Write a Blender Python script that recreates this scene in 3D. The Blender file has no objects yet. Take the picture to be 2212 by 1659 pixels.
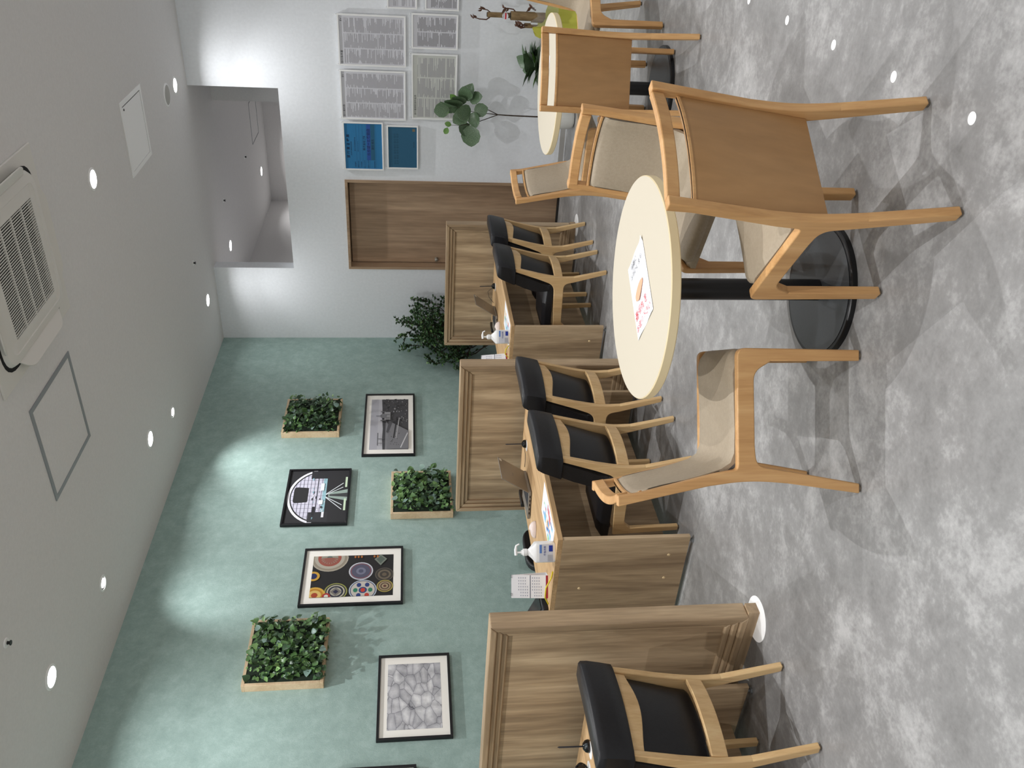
import bpy, bmesh, math, random
from mathutils import Vector, Matrix, noise
random.seed(7)
PI = math.pi
SC = bpy.context.scene
COL = SC.collection

# ------------------------------------------------------------------ camera
cam_d = bpy.data.cameras.new('camera'); cam = bpy.data.objects.new('camera', cam_d); COL.objects.link(cam)
YAW, PITCH, ROLL, FPX = math.radians(-33.3484565), math.radians(6.72312202), math.radians(-0.39009405), 1844.307
fw = Vector((math.sin(YAW)*math.cos(PITCH), math.cos(YAW)*math.cos(PITCH), -math.sin(PITCH)))
rt = Vector((math.cos(YAW), -math.sin(YAW), 0)); up = rt.cross(fw)
r2 = math.cos(ROLL)*rt + math.sin(ROLL)*up
u2 = -math.sin(ROLL)*rt + math.cos(ROLL)*up
# the phone was held so that the picture lies on its side: picture right = down in the room
cam.matrix_world = Matrix(((-u2.x, r2.x, -fw.x, 4.636), (-u2.y, r2.y, -fw.y, -7.961), (-u2.z, r2.z, -fw.z, 1.47), (0, 0, 0, 1)))
cam_d.sensor_width = 36; cam_d.lens = FPX/2212*36; cam_d.clip_start = .05
SC.camera = cam

# ------------------------------------------------------------------ world, exposure, lamps
SC.view_settings.view_transform = 'Standard'; SC.view_settings.look = 'None'
SC.view_settings.exposure = 0.3; SC.view_settings.gamma = 1.0; SC.view_settings.use_curve_mapping = False
w = bpy.data.worlds.new('world'); SC.world = w; w.use_nodes = True
w.node_tree.nodes['Background'].inputs[0].default_value = (1, .985, .965, 1)
w.node_tree.nodes['Background'].inputs[1].default_value = .62
SC.cycles.max_bounces = 8; SC.cycles.diffuse_bounces = 5
H = 3.41                      # ceiling height
DOWN_E, WIDE_E, WASH_E = 70.0, 11.5, 42.0
LIGHT_COL = (.985, .99, 1.0)

# ------------------------------------------------------------------ helpers
def tag(o, label=None, cat=None, group=None, kind=None):
    if label: o['label'] = label
    if cat: o['category'] = cat
    if group: o['group'] = group
    if kind: o['kind'] = kind
    return o
def thing(name, label, cat, loc=(0, 0, 0), rz=0, group=None, parent=None):
    o = bpy.data.objects.new(name, None); COL.objects.link(o); o.location = loc; o.rotation_euler = (0, 0, rz)
    o.empty_display_size = .1
    return tag(o, label, cat, group)
def obj(name, bm, mat, parent=None, bevel=0, ang=38, smooth=True, seg=2):
    if isinstance(bm, bpy.types.Mesh): me = bm
    else:
        bmesh.ops.recalc_face_normals(bm, faces=bm.faces)
        me = bpy.data.meshes.new(name); bm.to_mesh(me); bm.free()
        if smooth:
            me.polygons.foreach_set('use_smooth', [True]*len(me.polygons)); me.set_sharp_from_angle(angle=math.radians(ang))
    for m in (mat if isinstance(mat, (list, tuple)) else [mat]): me.materials.append(m)
    o = bpy.data.objects.new(name, me); COL.objects.link(o)
    if parent: o.parent = parent
    if bevel:
        md = o.modifiers.new('bevel', 'BEVEL'); md.width = bevel; md.segments = seg; md.limit_method = 'ANGLE'; md.angle_limit = math.radians(32)
        md.harden_normals = False
    return o
def struct(name, bm, mat, label=None, bevel=0, parent=None):
    o = obj(name, bm, mat, parent, bevel, smooth=False)
    if not parent: tag(o, label, None, kind='structure')
    return o
def dup(root, loc, rz, label=None, group=None):
    r = root.copy(); COL.objects.link(r); r.location = loc; r.rotation_euler = (0, 0, rz)
    if label: r['label'] = label
    if group: r['group'] = group
    for ch in list(root.children):
        c = ch.copy(); COL.objects.link(c); c.parent = r
        for g in list(ch.children):
            d = g.copy(); COL.objects.link(d); d.parent = c
    return r
def B(): return bmesh.new()
def box(bm, x0, x1, y0, y1, z0, z1, mi=0):
    v = [bm.verts.new(p) for p in ((x0,y0,z0),(x1,y0,z0),(x1,y1,z0),(x0,y1,z0),(x0,y0,z1),(x1,y0,z1),(x1,y1,z1),(x0,y1,z1))]
    for f in ((0,3,2,1),(4,5,6,7),(0,1,5,4),(1,2,6,5),(2,3,7,6),(3,0,4,7)):
        bm.faces.new([v[i] for i in f]).material_index = mi
    return bm
def prism(bm, pts, d0, d1, plane='xz', mi=0):
    def P(a, b, d):
        return {'xz': (a, d, b), 'xy': (a, b, d), 'yz': (d, a, b)}[plane]
    lo = [bm.verts.new(P(a, b, d0)) for a, b in pts]; hi = [bm.verts.new(P(a, b, d1)) for a, b in pts]
    n = len(pts)
    bm.faces.new(lo).material_index = mi; bm.faces.new(hi[::-1]).material_index = mi
    for i in range(n): bm.faces.new((lo[i], hi[i], hi[(i+1) % n], lo[(i+1) % n])).material_index = mi
    return bm
def rpoly(pts, n=5):
    """pts: (a, b, r) corners rounded with radius r"""
    out = []
    m = len(pts)
    for i, p in enumerate(pts):
        r = p[2] if len(p) > 2 else 0
        c = Vector(p[:2]); a = Vector(pts[i-1][:2]) - c; b = Vector(pts[(i+1) % m][:2]) - c
        if r <= 0: out.append(tuple(c)); continue
        la, lb = a.length, b.length; a.normalize(); b.normalize()
        t = min(r, la*.49, lb*.49)
        p0, p1 = c + a*t, c + b*t
        for k in range(n+1):
            s = k/n; out.append(tuple((1-s)**2*p0 + 2*s*(1-s)*c + s*s*p1))
    return out
def tube(bm, pts, rads, seg=10, cap=True):
    pts = [Vector(p) for p in pts]
    if not isinstance(rads, (list, tuple)): rads = [rads]*len(pts)
    rings = []; prev = None
    for i, p in enumerate(pts):
        d = (pts[min(i+1, len(pts)-1)] - pts[max(i-1, 0)]).normalized()
        if prev is None:
            a = Vector((0, 0, 1)) if abs(d.z) < .9 else Vector((1, 0, 0))
            n = d.cross(a).normalized()
        else: n = (prev - d*prev.dot(d)).normalized()
        prev = n; b = d.cross(n)
        rings.append([bm.verts.new(p + (n*math.cos(2*PI*k/seg) + b*math.sin(2*PI*k/seg))*rads[i]) for k in range(seg)])
    for i in range(len(rings)-1):
        for k in range(seg): bm.faces.new((rings[i][k], rings[i][(k+1) % seg], rings[i+1][(k+1) % seg], rings[i+1][k]))
    if cap: bm.faces.new(rings[0][::-1]); bm.faces.new(rings[-1])
    return bm
def lathe(bm, prof, seg=32, c=(0, 0, 0), mi=0):
    rings = []
    for r, z in prof:
        if r < 1e-6: rings.append([bm.verts.new((c[0], c[1], c[2]+z))])
        else: rings.append([bm.verts.new((c[0]+r*math.cos(2*PI*k/seg), c[1]+r*math.sin(2*PI*k/seg), c[2]+z)) for k in range(seg)])
    for a, b in zip(rings, rings[1:]):
        for k in range(seg):
            q = [a[k % len(a)], a[(k+1) % len(a)], b[(k+1) % len(b)], b[k % len(b)]]
            u = []
            for v in q:
                if v not in u: u.append(v)
            if len(u) > 2: bm.faces.new(u).material_index = mi
    return bm
def grid(bm, f, nu, nv, mi=0):
    V = [[bm.verts.new(f(i/nu, j/nv)) for j in range(nv+1)] for i in range(nu+1)]
    for i in range(nu):
        for j in range(nv): bm.faces.new((V[i][j], V[i+1][j], V[i+1][j+1], V[i][j+1])).material_index = mi
    return V

# ------------------------------------------------------------------ materials
def srgb(c):
    return tuple((x/255/12.92 if x <= 10 else ((x/255+.055)/1.055)**2.4) for x in c)
def mat(name, col, rough=.6, metal=0, spec=.5, emit=0, coat=0):
    m = bpy.data.materials.new(name); m.use_nodes = True
    b = m.node_tree.nodes['Principled BSDF']
    b.inputs['Base Color'].default_value = (*col, 1); b.inputs['Roughness'].default_value = rough
    b.inputs['Metallic'].default_value = metal; b.inputs['Specular IOR Level'].default_value = spec
    if emit: b.inputs['Emission Color'].default_value = (*col, 1); b.inputs['Emission Strength'].default_value = emit
    if coat: b.inputs['Coat Weight'].default_value = coat
    return m
def nd(m, t, **k):
    n = m.node_tree.nodes.new(t)
    for a, b in k.items(): setattr(n, a, b)
    return n
def ramp(m, stops):
    r = nd(m, 'ShaderNodeValToRGB'); e = r.color_ramp.elements
    e[0].position, e[0].color = stops[0][0], (*stops[0][1], 1); e[1].position, e[1].color = stops[-1][0], (*stops[-1][1], 1)
    for p, c in stops[1:-1]:
        x = e.new(p); x.color = (*c, 1)
    return r
def noise_mat(name, stops, scale=(1, 1, 1), nscale=5, detail=6, dist=0, rough=.6, spec=.4, bump=0, bscale=None, nrough=.55, coord='Object', fine=0):
    m = mat(name, (1, 1, 1), rough, spec=spec); L = m.node_tree.links
    b = m.node_tree.nodes['Principled BSDF']
    tc = nd(m, 'ShaderNodeTexCoord'); mp = nd(m, 'ShaderNodeMapping'); mp.inputs['Scale'].default_value = scale
    nz = nd(m, 'ShaderNodeTexNoise'); nz.inputs['Scale'].default_value = nscale; nz.inputs['Detail'].default_value = detail
    nz.inputs['Distortion'].default_value = dist; nz.inputs['Roughness'].default_value = nrough
    L.new(tc.outputs[coord], mp.inputs[0]); L.new(mp.outputs[0], nz.inputs['Vector'])
    r = ramp(m, stops); L.new(nz.outputs[0], r.inputs[0])
    out = r.outputs[0]
    if fine:
        n3 = nd(m, 'ShaderNodeTexNoise'); n3.inputs['Scale'].default_value = nscale*9; n3.inputs['Detail'].default_value = 4
        L.new(mp.outputs[0], n3.inputs['Vector'])
        mx = nd(m, 'ShaderNodeMix', data_type='RGBA', blend_type='OVERLAY'); mx.inputs[0].default_value = fine
        L.new(out, mx.inputs[6]); L.new(n3.outputs[0], mx.inputs[7]); out = mx.outputs[2]
    L.new(out, b.inputs['Base Color'])
    if bump:
        n2 = nd(m, 'ShaderNodeTexNoise'); n2.inputs['Scale'].default_value = bscale or nscale*6; n2.inputs['Detail'].default_value = 5
        L.new(mp.outputs[0], n2.inputs['Vector'])
        bp = nd(m, 'ShaderNodeBump'); bp.inputs['Strength'].default_value = bump; bp.inputs['Distance'].default_value = .01
        L.new(n2.outputs[0], bp.inputs['Height']); L.new(bp.outputs[0], b.inputs['Normal'])
    return m
def wood(name, dark, mid, light, axis='z', bands=7., rough=.45, fine=.35):
    """streaky grain along one axis (object space)"""
    s = {'z': (1, 1, .07), 'x': (.07, 1, 1), 'y': (1, .07, 1)}[axis]
    return noise_mat(name, [(.3, dark), (.5, mid), (.72, light)], s, bands, 4, .6, rough, .35, .06, bands*14, .6, 'Object', fine)

M = {}
M['white_wall'] = noise_mat('white_wallpaper', [(.3, srgb((234, 237, 241))), (.7, srgb((240, 243, 247)))], (1, 1, 1), 40, 3, 0, .85, .2, .08, 160)
M['ceiling'] = noise_mat('ceiling_paper', [(.3, srgb((222, 220, 219))), (.7, srgb((227, 225, 224)))], (1, 1, 1), 60, 3, 0, .9, .15, .08, 200)
M['green'] = noise_mat('sage_wallpaper', [(.28, srgb((136, 159, 154))), (.5, srgb((155, 178, 172))), (.72, srgb((176, 198, 193)))], (1, 1, 1.0), 9, 14, .15, .8, .25, .15, 140, .82)
M['base_grey'] = mat('baseboard_grey', srgb((176, 174, 170)), .5)
# floor: mottled grey concrete-look vinyl
m = mat('concrete_vinyl', (1, 1, 1), .42, spec=.35); L = m.node_tree.links; b = m.node_tree.nodes['Principled BSDF']
tc = nd(m, 'ShaderNodeTexCoord')
n1 = nd(m, 'ShaderNodeTexNoise'); n1.inputs['Scale'].default_value = 2.2; n1.inputs['Detail'].default_value = 9; n1.inputs['Roughness'].default_value = .66; n1.inputs['Distortion'].default_value = .35
n2 = nd(m, 'ShaderNodeTexNoise'); n2.inputs['Scale'].default_value = 14; n2.inputs['Detail'].default_value = 7; n2.inputs['Roughness'].default_value = .7
vo = nd(m, 'ShaderNodeTexNoise'); vo.inputs['Scale'].default_value = 70; vo.inputs['Detail'].default_value = 3
for n in (n1, n2, vo): L.new(tc.outputs['Object'], n.inputs['Vector'])
a1 = nd(m, 'ShaderNodeMix', data_type='FLOAT'); a1.inputs[0].default_value = .38; L.new(n1.outputs[0], a1.inputs[2]); L.new(n2.outputs[0], a1.inputs[3])
a2 = nd(m, 'ShaderNodeMix', data_type='FLOAT'); a2.inputs[0].default_value = .12; L.new(a1.outputs[0], a2.inputs[2]); L.new(vo.outputs[0], a2.inputs[3])
r = ramp(m, [(.35, srgb((116, 115, 114))), (.5, srgb((142, 141, 140))), (.61, srgb((176, 175, 174)))]); L.new(a2.outputs[0], r.inputs[0]); L.new(r.outputs[0], b.inputs['Base Color'])
bp = nd(m, 'ShaderNodeBump'); bp.inputs['Strength'].default_value = .05; L.new(n2.outputs[0], bp.inputs['Height']); L.new(bp.outputs[0], b.inputs['Normal'])
M['floor'] = m
DK, MD, LT = srgb((130, 108, 84)), srgb((172, 148, 118)), srgb((200, 176, 144))
M['ash_z'] = wood('ash_veneer_upright', DK, MD, LT, 'z', 9)
M['ash_x'] = wood('ash_veneer_crosswise', DK, MD, LT, 'x', 9)
M['ash_y'] = wood('ash_veneer_lengthwise', DK, MD, LT, 'y', 9)
M['ash_top'] = wood('desk_top_veneer', srgb((172, 138, 98)), srgb((192, 158, 116)), srgb((208, 176, 134)), 'y', 9, .6)
M['door'] = wood('door_veneer', srgb((146, 120, 96)), srgb((170, 142, 116)), srgb((190, 162, 134)), 'z', 6)
M['door_trim'] = wood('door_casing', srgb((154, 128, 102)), srgb((174, 147, 120)), srgb((192, 164, 136)), 'z', 6)
M['honey'] = wood('honey_beech', srgb((184, 138, 88)), srgb((200, 154, 102)), srgb((212, 168, 116)), 'z', 14, .38, .2)
M['honey_x'] = wood('honey_beech_ply', srgb((160, 120, 76)), srgb((168, 128, 84)), srgb((176, 136, 92)), 'z', 4, .4, .15)
M['pale'] = wood('pale_beech', srgb((196, 160, 112)), srgb((212, 177, 128)), srgb((222, 190, 142)), 'z', 14, .4, .2)
M['pine'] = wood('pale_planter_wood', srgb((198, 172, 138)), srgb((212, 188, 154)), srgb((222, 200, 168)), 'x', 10, .6, .2)
M['taupe'] = noise_mat('taupe_vinyl', [(.3, srgb((160, 146, 126))), (.7, srgb((168, 154, 134)))], (1, 1, 1), 90, 3, 0, .5, .35, .1, 300)
M['piping'] = mat('dark_taupe_piping', srgb((74, 66, 56)), .6)
M['black_lea'] = noise_mat('black_vinyl', [(.3, srgb((24, 24, 27))), (.7, srgb((29, 29, 32)))], (1, 1, 1), 90, 3, 0, .42, .4, .1, 300)
M['cream'] = mat('cream_laminate', srgb((197, 188, 170)), .55, spec=.3)
M['cream_edge'] = mat('cream_edge_band', srgb((224, 206, 166)), .5)
M['blackmetal'] = mat('black_powder_steel', srgb((22, 22, 24)), .35, .2)
M['basegrey'] = noise_mat('dark_grey_steel', [(.3, srgb((58, 61, 64))), (.7, srgb((64, 67, 70)))], (1, 1, 1), 200, 2, 0, .38, .5)
M['rubber'] = mat('grey_glide', srgb((110, 100, 88)), .6)
M['black'] = mat('black_lacquer', srgb((14, 14, 18)), .4)
M['gloss'] = mat('black_gloss_plastic', srgb((8, 8, 10)), .12)
M['white'] = mat('white_plastic', srgb((246, 246, 245)), .4)
M['paper'] = mat('white_paper', srgb((236, 236, 240)), .8)
M['matb'] = mat('mat_board', srgb((250, 247, 240)), .9)
M['offwhite'] = mat('air_conditioner_plastic', srgb((224, 221, 215)), .5)
M['dark'] = mat('dark_gap', srgb((16, 15, 15)), .9)
M['grey'] = mat('grey_aluminium', srgb((132, 136, 138)), .45, .3)
M['edge'] = mat('hatch_edge_grey', srgb((146, 150, 153)), .5)
M['silver'] = mat('brushed_silver', srgb((176, 170, 160)), .3, .9)
M['laptop'] = mat('laptop_shell', srgb((132, 126, 118)), .4, .3)
M['pinkwhite'] = mat('mouse_shell', srgb((226, 210, 204)), .35)
M['yellow'] = mat('yellow_cable', srgb((220, 200, 40)), .5)
M['blue'] = mat('blue_sheet', srgb((34, 118, 170)), .55)
M['blue2'] = mat('dark_blue_sheet', srgb((34, 92, 124)), .55)
M['ink'] = mat('ink_blue', srgb((16, 36, 70)), .7)
M['inkblack'] = mat('ink_black', srgb((30, 30, 36)), .7)
M['inkred'] = mat('ink_red', srgb((205, 50, 60)), .7)
M['inkgrey'] = mat('ink_grey', srgb((160, 158, 164)), .7)
M['inkgrey2'] = mat('ink_dark_grey', srgb((120, 118, 122)), .7)
M['skin'] = mat('printed_hand', srgb((232, 168, 136)), .7)
M['pot'] = mat('white_ceramic', srgb((222, 222, 216)), .35)
M['soil'] = mat('soil', srgb((52, 40, 30)), .95)
M['bark'] = noise_mat('dark_bark', [(.3, srgb((44, 34, 28))), (.7, srgb((70, 56, 44)))], (1, 1, 1), 60, 4, 0, .8)
M['log'] = noise_mat('dracaena_bark', [(.3, srgb((112, 90, 62))), (.7, srgb((150, 126, 90)))], (1, 1, .4), 40, 5, 0, .8, .3, .3)
M['dryleaf'] = mat('dried_leaf', srgb((84, 54, 38)), .8)
M['wrap'] = mat('yellow_tissue', srgb((206, 204, 84)), .7)
M['lens'] = mat('downlight_lens', (1, .98, .95), .5, emit=14)
M['glass'] = mat('clear_film', (.9, .92, .93), .08)
bb = M['glass'].node_tree.nodes['Principled BSDF']; bb.inputs['Transmission Weight'].default_value = .9
def leafmat(name, a, b_, rough=.4):
    return noise_mat(name, [(.35, srgb(a)), (.65, srgb(b_))], (1, 1, 1), 30, 3, 0, rough, .5)
M['ivy'] = leafmat('ivy_leaf', (56, 88, 46), (90, 126, 70))
M['ivy2'] = leafmat('dark_ivy_leaf', (40, 66, 42), (66, 96, 62))
M['ivy3'] = leafmat('light_ivy_leaf', (96, 138, 78), (132, 166, 100))
M['ivy4'] = leafmat('silver_ivy_leaf', (96, 124, 116), (140, 164, 152))
M['fid'] = leafmat('rubber_fig_leaf', (64, 88, 60), (104, 128, 96), .35)
M['fid2'] = leafmat('young_fig_leaf', (84, 124, 54), (110, 150, 72), .4)
M['bush'] = leafmat('bush_leaf', (40, 66, 42), (72, 104, 60))
M['bush2'] = leafmat('bush_leaf_young', (78, 112, 58), (100, 134, 76))
_cm = {}
def C(r_, g, b_):
    k = (r_, g, b_)
    if k not in _cm: _cm[k] = mat('print_colour', srgb(k), .75)
    return _cm[k]
# ------------------------------------------------------------------ room shell
struct('floor', box(B(), 0, 9.6, -13.6, 3.8, -.1, 0), M['floor'], 'mottled grey concrete-look floor')
struct('ceiling', box(B(), 0, 9.6, -13.6, 3.8, H, H+.1), M['ceiling'], 'plain pale ceiling')
struct('wall_left', box(B(), -.1, 0, -13.6, 3.8, 0, H), M['green'], 'sage green mottled wall')
bm = B()
xs = [0, .806, 1.737, 2.566, 6.6]; zs = [0, 2.087, 2.632, H]
for i in range(4):
    for j in range(3):
        if (i == 1 and j == 0) or (i in (1, 2) and j == 2): continue
        box(bm, xs[i], xs[i+1], 0, .13, zs[j], zs[j+1])
struct('wall_back', bm, M['white_wall'], 'white wall with a high opening and a recessed door')
struct('wall_right', box(B(), 6.6, 6.7, -1.2, 3.8, 0, H), M['white_wall'], 'white side wall')
struct('wall_rear', box(B(), 0, 6.6, 3.8, 3.9, 0, H), M['ceiling'], 'white far wall seen through the high opening')
struct('wall_stub', box(B(), 2.2, 6.6, .88, 1.0, 0, H), M['ceiling'], 'grey-white return wall seen through the high opening')
struct('wall_inner', box(B(), 0, .03, .13, 3.8, 0, H), M['ceiling'], 'white side wall of the room behind the high opening')
struct('baseboard_back', box(B(), 1.737, 6.6, -.008, 0, 0, .055), M['base_grey'], 'pale grey baseboard under the white wall')
struct('trim_1', box(B(), 1.737, 6.6, -.0095, -.008, .0, .006), M['white_wall'], 'light sealing strip along the baseboard')
# door
door = tag(obj('door_1', box(B(), .839, 1.705, .1, .125, .008, 2.055), M['door'], bevel=.001), 'brown wood-grain door set back in its casing', None, kind='structure')
cas = [('casing', box(B(), .806, .832, -.012, .128, 0, 2.087)), ('casing', box(B(), 1.712, 1.737, -.012, .128, 0, 2.087)), ('casing', box(B(), .832, 1.712, -.012, .128, 2.062, 2.087))]
for n, bm in cas: obj(n, bm, M['door_trim'], door, .0015)
obj('gap', box(B(), .832, 1.712, .121, .129, .006, 2.062), M['dark'], door)
k = lathe(B(), [(0, .0), (.019, 0), (.019, .004), (.009, .006), (.009, .02), (.017, .026), (.019, .036), (.013, .043), (0, .045)], 20)
bmesh.ops.rotate(k, cent=(0, 0, 0), matrix=Matrix.Rotation(PI/2, 3, 'X'), verts=k.verts)
bmesh.ops.translate(k, vec=(.876, .1, 1.205), verts=k.verts)
obj('door_knob', k, M['silver'], door)
obj('gap_shade', box(B(), .832, 1.712, .02, .125, .0, .006), M['dark'], door)  # near-black strip, its colour stands in for shade in the gap under the door

# ------------------------------------------------------------------ ceiling things
def light(kind, name, loc, energy, size, angle=None, rot=(0, 0, 0), blend=.5, parent=None):
    d = bpy.data.lights.new(name, kind); d.energy = energy; d.color = LIGHT_COL; d.shadow_soft_size = size
    if angle: d.spot_size = math.radians(angle); d.spot_blend = blend
    o = bpy.data.objects.new(name, d); COL.objects.link(o); o.location = loc; o.rotation_euler = rot
    if parent: o.parent = parent
    return o
ring_me = None
def downlight(x, y, label, e=DOWN_E):
    global ring_me, lens_me
    t = thing('ceiling_downlight', label, 'ceiling light', (x, y, H), 0, 'round ceiling downlights')
    if ring_me is None:
        a = obj('trim_ring', lathe(B(), [(.056, -.001), (.056, -.006), (.066, -.006), (.071, -.003), (.071, 0), (.056, 0)], 36), M['white'], t); ring_me = a.data
        c = obj('lens', lathe(B(), [(0, -.003), (.056, -.003), (.056, -.0005), (0, -.0005)], 36), M['lens'], t); lens_me = c.data
    else:
        for n, me in (('trim_ring', ring_me), ('lens', lens_me)):
            o = bpy.data.objects.new(n, me); COL.objects.link(o); o.parent = t
    light('SPOT', 'lamp', (0, 0, -.012), e, .012, 100, parent=t, blend=1.0)
    d = bpy.data.lights.new('lens_glow', 'AREA'); d.shape = 'DISK'; d.size = .02; d.energy = e*WIDE_E/DOWN_E; d.color = LIGHT_COL; d.spread = math.radians(150)
    o = bpy.data.objects.new('lens_glow', d); COL.objects.link(o); o.location = (0, 0, -.0045); o.parent = t
    return t
for x, y, l in [(2.67, -2.65, 'round downlight between the white hatch and the air conditioner'), (2.67, -.42, 'round downlight near the round ceiling speaker and the white wall'),
                (.66, -.42, 'round downlight in the corner where green and white wall meet'), (.66, -2.63, 'round downlight beside the grey-edged hatch, above the upper planter'),
                (.66, -4.76, 'round downlight nearest the left border of the ceiling, above the big ivy planter'),
                (.66, .846, 'nearer round downlight seen through the high opening'), (.66, 3.2, 'farther round downlight seen through the high opening'),
                (.66, -6.9, 'round downlight outside the view along the green wall'), (2.67, -4.9, 'round downlight behind the air conditioner'), (2.67, -6.9, 'round downlight above the front desk aisle'),
                (4.68, -.42, 'round downlight outside the view near the white wall'), (4.68, -2.65, 'round downlight outside the view, right of the far table'), (4.68, -4.76, 'round downlight outside the view, right of the near table'), (4.68, -6.9, 'round downlight above the viewer'),
                (2.67, -9.1, 'round downlight behind the viewer'), (4.68, -9.1, 'round downlight behind the viewer, right'), (2.67, 2.2, 'round downlight of the room behind')]:
    downlight(x, y, l, DOWN_E*(.8 if y > 0 else 1)*(.62 if x < 1 else 1)*(.33 if y == -.42 else 1))
def wallwash(x, y, label, tx, ty, tz):
    t = thing('wall_washer', label, 'ceiling light', (x, y, H), 0, 'small swivelling wall washers')
    obj('trim_ring', lathe(B(), [(.04, -.001), (.04, -.006), (.05, -.006), (.055, -.003), (.055, 0), (.04, 0)], 36), M['white'], t)
    obj('dark_well', lathe(B(), [(0, -.0012), (.04, -.0012), (.04, -.0005), (0, -.0005)], 36), M['dark'], t)
    b_ = lathe(B(), [(0, -.004), (.031, -.004), (.031, -.0013), (0, -.0013)], 30); bmesh.ops.translate(b_, vec=(.006, -.002, 0), verts=b_.verts)
    obj('lens', b_, M['lens'], t)
    dr = Vector((tx-x, ty-y, tz-H)); light('SPOT', 'lamp', (0, 0, -.012), WASH_E, .022, 84, dr.to_track_quat('-Z', 'Y').to_euler(), 1.0, t)
for (x, y, l), tg in zip([(.475, -2.026, 'small ceiling spot with a dark rim, above the upper planter nearer the corner'), (.497, -3.925, 'small ceiling spot with a dark rim, above the picture of plates'), (.5, -5.83, 'small ceiling spot outside the view')], [(0, -2.15, 2.2), (0, -3.15, 2.3), (0, -4.9, 2.2)]):
    wallwash(x, y, l, *tg)
t = thing('ceiling_speaker', 'round flat pale ceiling speaker beside a downlight', 'speaker', (2.666, -.70, H))
obj('grille', lathe(B(), [(0, -.012), (.05, -.012), (.078, -.006), (.078, 0), (0, 0)], 40), mat('speaker_grey', srgb((176, 174, 168)), .7), t)
obj('rim', lathe(B(), [(.078, 0), (.078, -.007), (.088, -.005), (.092, 0)], 40), M['white'], t)
for x, y, l in [(1.219, -4.998, 'ceiling sprinkler near the left border'), (1.19, -.711, 'ceiling sprinkler near the high opening'), (1.192, .798, 'nearer ceiling sprinkler seen through the opening'), (1.187, 2.198, 'farther ceiling sprinkler seen through the opening')]:
    t = thing('sprinkler', l, 'sprinkler', (x, y, H), 0, 'ceiling sprinklers')
    obj('plate', lathe(B(), [(0, 0), (.026, 0), (.024, -.004), (.012, -.006), (0, -.006)], 20), M['white'], t)
    obj('nozzle', lathe(B(), [(0, -.006), (.009, -.006), (.007, -.018), (.013, -.02), (.013, -.023), (0, -.023)], 14), M['blackmetal'], t)
# hatch with grey edges
t = thing('ceiling_hatch', 'square ceiling hatch outlined by a grey metal edge', 'hatch', (1.695, -3.875, H))
obj('panel', box(B(), -.28, .28, -.28, .28, -.003, 0), M['ceiling'], t)
for s in (-1, 1):
    obj('edge_strip', box(B(), -.3, .3, s*.287-.013, s*.287+.013, -.006, 0), M['edge'], t)
    obj('edge_strip', box(B(), s*.287-.013, s*.287+.013, -.274, .274, -.006, 0), M['edge'], t)
t = thing('ceiling_hatch', 'square white-framed ceiling hatch with a black gap line', 'hatch', (2.665, -1.64, H))
for s in (-1, 1):
    obj('frame_bar', box(B(), -.26, .26, s*.243-.017, s*.243+.017, -.007, 0), M['white'], t, .001)
    obj('frame_bar', box(B(), s*.243-.017, s*.243+.017, -.226, .226, -.007, 0), M['white'], t, .001)
obj('gap', box(B(), -.226, .226, -.226, .226, -.002, 0), M['dark'], t)
obj('panel', box(B(), -.2235, .219, -.2235, .217, -.006, -.0021), M['white'], t)
obj('latch', lathe(B(), [(0, -.0095), (.008, -.0095), (.008, -.006), (0, -.006)], 12, (.2, -.2, 0)), M['black'], t)
t = thing('ceiling_hatch', 'thin-lined hatch in the ceiling beyond the high opening', 'hatch', (1.39, 3.06, H))
for s in (-1, 1):
    obj('edge_strip', box(B(), -.25, .25, s*.25-.006, s*.25+.006, -.003, 0), M['grey'], t)
    obj('edge_strip', box(B(), s*.25-.006, s*.25+.006, -.244, .244, -.003, 0), M['grey'], t)
# air conditioner
ac = thing('air_conditioner', 'square four-way ceiling air conditioner with slatted grille', 'air conditioner', (2.67, -3.895, H))
def sq(h, r): return rpoly([(-h, -h, r), (h, -h, r), (h, h, r), (-h, h, r)], 6)
obj('ceiling_plate', prism(B(), sq(.475, .01), -.012, 0, 'xy'), M['offwhite'], ac, .003)
obj('duct_recess', prism(B(), sq(.41, .14), -.014, -.011, 'xy'), M['dark'], ac)
bm = B()
outer = sq(.375, .1); inner = sq(.262, .004)
n = len(outer)
def ringf(bm, A, Bp, za, zb):
    a = [bm.verts.new((*p, za)) for p in A]; c = [bm.verts.new((*p, zb)) for p in Bp]
    for i in range(len(a)): bm.faces.new((a[i], a[(i+1) % len(a)], c[(i+1) % len(a)], c[i]))
ringf(bm, sq(.39, .12), outer, -.014, -.034); ringf(bm, outer, sq(.33, .06), -.034, -.04); ringf(bm, sq(.33, .06), sq(.326, .058), -.04, -.037)
ringf(bm, sq(.326, .058), inner, -.037, -.041); ringf(bm, inner, sq(.26, .004), -.041, -.02)
bmesh.ops.remove_doubles(bm, verts=bm.verts, dist=1e-5)
obj('centre_panel', bm, M['offwhite'], ac)
obj('filter', box(B(), -.26, .26, -.26, .26, -.02, -.016), M['dark'], ac)
slat_me = None
for i in range(38):
    x = -.26 + (i+.5)*.52/38
    if slat_me is None:
        o = obj('slat', box(B(), -.0026, .0026, -.26, .26, -.0405, -.0375), M['offwhite'], ac, smooth=False); slat_me = o.data
    else:
        o = bpy.data.objects.new('slat', slat_me); COL.objects.link(o); o.parent = ac
    o.location = (x, 0, 0)
for k in (-1, 0, 1): obj('divider', box(B(), -.26, .26, k*.13-.004, k*.13+.004, -.0425, -.033), M['offwhite'], ac)
flap = prism(B(), rpoly([(-.29, 0), (.29, 0), (.22, -.085, .05), (-.22, -.085, .05)], 6), -.004, .004, 'xy')
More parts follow.
